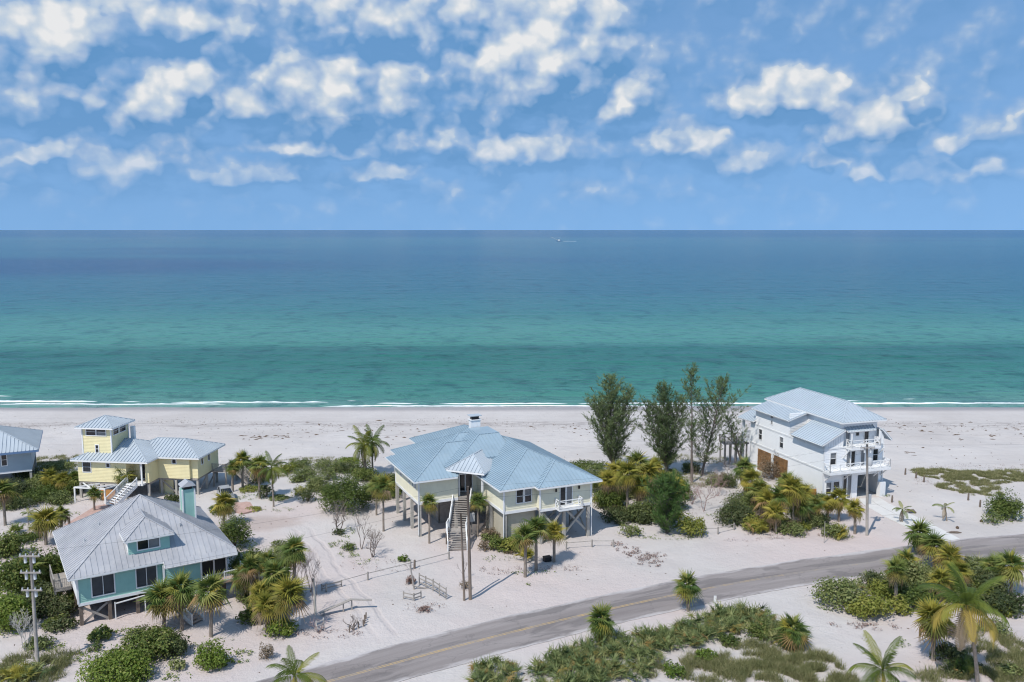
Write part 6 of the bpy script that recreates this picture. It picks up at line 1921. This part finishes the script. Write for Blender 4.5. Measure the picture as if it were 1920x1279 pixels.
for (x, y) in ((1.0, .4), (.2, .1), (-1.6, -.4)): MB().bar((x, y, -.3), (x, y, .9 if x > 0 else .4), .12, .12).build('leg', 'wood_grey', ln)
b = gat(778, 1105); e = empty('gate_post', b, 0, 'leaning wooden gate post left of the brown rail', 'post')
MB().tube([(0, 0, -.4), (-.25, 0, 1.2), (-.45, 0, 2.6)], [.09, .08, .07], 7).build('shaft', 'wood_grey', e)
MB().bar((-.05, 0, .3), (1.6, .2, -.05), .09, .09).build('stay', 'wood_grey', e)
POSTS = [(1697, 890), (1717, 897), (1732, 904), (1815, 938), (1837, 951), (1672, 942), (777, 1066), (130, 984)]
PL = ['leftmost dark stump post of the beach row right of the white house', 'second dark stump post of the beach row right of the white house', 'third dark stump post of the beach row right of the white house',
      'dark stump post on the sand below the dune grass', 'dark stump post nearest the right edge sea grape', 'short dark post by the white house garage', 'thin post beside the pipe rail across the drive', 'thin dark post on the brick path']
for (x, y), l in zip(POSTS, PL):
    b = gat(x, y); o = MB().tube([(0, 0, -.4), (.03, 0, .5), (.05, .02, .95)], [.13, .12, .10], 7).build('stump_post', 'wood_dark'); o.location = b; tag(o, l, 'post', 'stump posts')
b = gat(1340, 1138); e = empty('marker_post', b, 0, 'white marker post at the road edge right of the palm', 'post')
MB().box(-.09, .09, -.05, .05, -.3, 1.05).build('stake', 'white', e); MB().box(-.13, .13, -.075, -.052, .55, 1.15).build('plate', 'white', e)
b = gat(1908, 976); e = empty('marker_post', b, 0, 'pale marker post before the right edge sea grape', 'post')
MB().box(-.07, .07, -.05, .05, -.3, 1.3).build('stake', 'white', e); MB().box(-.2, .2, -.075, -.052, .2, .6).build('plate', 'white', e)
b = gat(1545, 1018); o = MB().tube([(0, 0, -.3), (0, 0, 2.6)], .035, 6).build('sign_stake', 'wood_grey'); o.location = b; tag(o, 'tall thin stake left of the door palm', 'stake')
b = gat(1026, 1052); e = empty('storage_bin', b, .4, 'small black bin in the shade of the palm trio', 'bin')
MB().box(-.4, .4, -.3, .3, 0, .45).build('body', 'black', e); MB().box(-.43, .43, -.33, .33, .45, .52).build('lid', 'black', e)
b = gat(1788, 1000); o = MB().tube([(-.9, 0, .06), (-.2, .05, .14), (.4, 0, .12), (1.0, .1, .05)], [.05, .14, .15, .04], 6).build('driftwood_log', 'wood_dark', smooth=True); o.location = b; tag(o, 'dark log beside the concrete driveway', 'log', 'driftwood')
b = gat(1705, 963); o = MB().tube([(-.8, 0, .1), (-.1, .05, .3), (.5, .1, .35), (.9, 0, .1)], [.05, .2, .22, .05], 6).build('driftwood_log', 'wood_dark', smooth=True); o.location = b; tag(o, 'dark gnarled log near the white house garage', 'log', 'driftwood')
for (x, y, l) in [(1795, 991, 'dark coconut husk on sand right of the driveway'), (1840, 979, 'coconut husk on the sand near the right sea grape')]:
    b = gat(x, y); o = MB().tube([(0, 0, -.05), (0, 0, .05), (0, 0, .2), (0, 0, .3)], [.1, .2, .18, .05], 7).build('coconut_husk', 'wrack', smooth=True); o.location = b; tag(o, l, 'husk', 'coconut husks')

# wooden lookout platform on the beach
b = gat(1376, 868); e = empty('beach_platform', b, math.radians(8), 'weathered wooden platform on tall posts behind the casuarinas', 'platform')
for x in (-1.9, -1.1, -.2, .7, 1.6):
    for y in (-.9, .9): MB().box(x - .1, x + .1, y - .1, y + .1, -.5, 3.2).build('post', 'wood_grey', e)
for i in range(12): MB().box(-2.1 + i * .33, -1.79 + i * .33, -1.1, 1.1, 3.2, 3.27).build('deck_plank', 'wood_grey', e)
railing(e, [(-2.05, -1.05, 3.27), (1.85, -1.05, 3.27), (1.85, 1.05, 3.27), (-2.05, 1.05, 3.27), (-2.05, -1.05, 3.27)], 1.1, 'wood_grey', .2)


# car under the yellow house
def car():
    b = at(424, 938); b.z = gh(b.x, b.y)
    e = empty('parked_car', b, math.radians(118), 'silver white hatchback parked under the yellow house', 'car')
    sec = [(-2.1, .45, .80, .80), (-2.05, .35, .95, .84), (-1.2, .30, 1.02, .86), (-.55, .30, 1.05, .87), (1.2, .30, 1.08, .87), (1.95, .35, 1.02, .85), (2.08, .5, .85, .80)]
    mb = MB(); vs = []
    for (x, z0, z1, w) in sec: vs += [(x, -w, z0), (x, -w * 1.0, (z0 + z1) / 2 + .05), (x, -w * .93, z1), (x, w * .93, z1), (x, w, (z0 + z1) / 2 + .05), (x, w, z0)]
    fs = [(i * 6 + k, i * 6 + (k + 1) % 6, (i + 1) * 6 + (k + 1) % 6, (i + 1) * 6 + k) for i in range(len(sec) - 1) for k in range(6)]
    fs += [(5, 4, 3, 2, 1, 0), tuple(range(36, 42))]
    mb.add(vs, fs); mb.build('body', 'carpaint', e, True)
    cab = MB().add([(-.75, -.80, 1.03), (2.0, -.78, 1.03), (2.0, .78, 1.03), (-.75, .80, 1.03), (.05, -.64, 1.55), (1.5, -.62, 1.55), (1.5, .62, 1.55), (.05, .64, 1.55)],
                   [(0, 1, 5, 4), (1, 2, 6, 5), (2, 3, 7, 6), (3, 0, 4, 7), (4, 5, 6, 7)]).build('cabin', 'glass', e)
    MB().box(.02, 1.54, -.64, .64, 1.54, 1.60).build('roof_panel', 'carpaint', cab)
    for (p, q) in [((-.72, -.80, 1.04), (.05, -.65, 1.56)), ((-.72, .80, 1.04), (.05, .65, 1.56)), ((1.98, -.78, 1.04), (1.5, -.63, 1.56)), ((1.98, .78, 1.04), (1.5, .63, 1.56)), ((.65, -.80, 1.04), (.7, -.65, 1.56)), ((.65, .80, 1.04), (.7, .65, 1.56))]:
        MB().bar(p, q, .07, .07).build('pillar', 'carpaint', cab)
    for x in (-1.35, 1.35):
        for s in (-1, 1):
            w = MB().tube([(x, s * .70, .33), (x, s * .88, .33)], .33, 14).build('wheel', 'tyre', e)
            MB().tube([(x, s * .88, .33), (x, s * .895, .33)], .2, 10).build('rim', 'metal', w)
    for s in (-1, 1):
        MB().box(-2.12, -2.03, s * .62 - .14, s * .62 + .14, .68, .82).build('headlight', 'ceramic', e)
        MB().box(2.03, 2.11, s * .66 - .1, s * .66 + .1, .78, .95).build('taillight', 'wood_orange', e)


car()


# trawler on the horizon
def boat():
    d = pix_dir(1049, 452.5); t_ = (SEA_Z - CAMH) / d.z; b = Vector((d.x * t_, d.y * t_, SEA_Z))
    e = empty('fishing_boat', b, math.radians(176), 'small white fishing boat with raised boom far out at sea', 'boat'); s = 1.15
    def P(x, y, z): return (x * s, y * s, z * s)
    hull = MB().add([P(-9, -2.2, 1.6), P(6, -2.4, 1.7), P(10, 0, 2.8), P(6, 2.4, 1.7), P(-9, 2.2, 1.6), P(-8.4, -1.5, -.6), P(5.5, -1.4, -.6), P(8.6, 0, -.6), P(5.5, 1.4, -.6), P(-8.4, 1.5, -.6)],
                    [(0, 1, 2, 3, 4), (9, 8, 7, 6, 5), (0, 5, 6, 1), (1, 6, 7, 2), (2, 7, 8, 3), (3, 8, 9, 4), (4, 9, 5, 0)]).build('hull', 'roof_edge', e)
    MB().box(-1.0 * s, 4.5 * s, -1.7 * s, 1.7 * s, 1.7 * s, 4.6 * s).build('wheelhouse', 'white', e)
    MB().box(-.6 * s, 4.9 * s, -1.9 * s, 1.9 * s, 4.6 * s, 4.8 * s).build('wheelhouse_roof', 'white', e)
    MB().bar(P(-1.5, 0, 1.6), P(-1.5, 0, 11), .3, .3).build('mast', 'ceramic', e)
    MB().bar(P(4, .0, 3), P(24, -3, 12), .5, .5).build('boom', 'bare_white', e)
    MB().bar(P(-1.5, 0, 10.5), P(20, -2.5, 10.4), .15, .15).build('stay', 'ceramic', e)
    wk = MB(); r = random.Random(3)
    for i in range(40):
        x = -10 - i * 1.1; w = .8 + i * .03; wk.add([(x, -w, .15), (x - 1.4, -w * r.uniform(.8, 1.3), .1), (x - 1.4, w * r.uniform(.8, 1.3), .1), (x, w, .15), (x - .7, 0, .5)], [(0, 1, 4), (1, 2, 4), (2, 3, 4), (3, 0, 4)])
    o = wk.build('boat_wake', 'foam', kind='stuff'); o.location = b; o.rotation_euler = (0, 0, math.radians(176)); o['label'] = 'thin white wake trailing the far fishing boat'


boat()
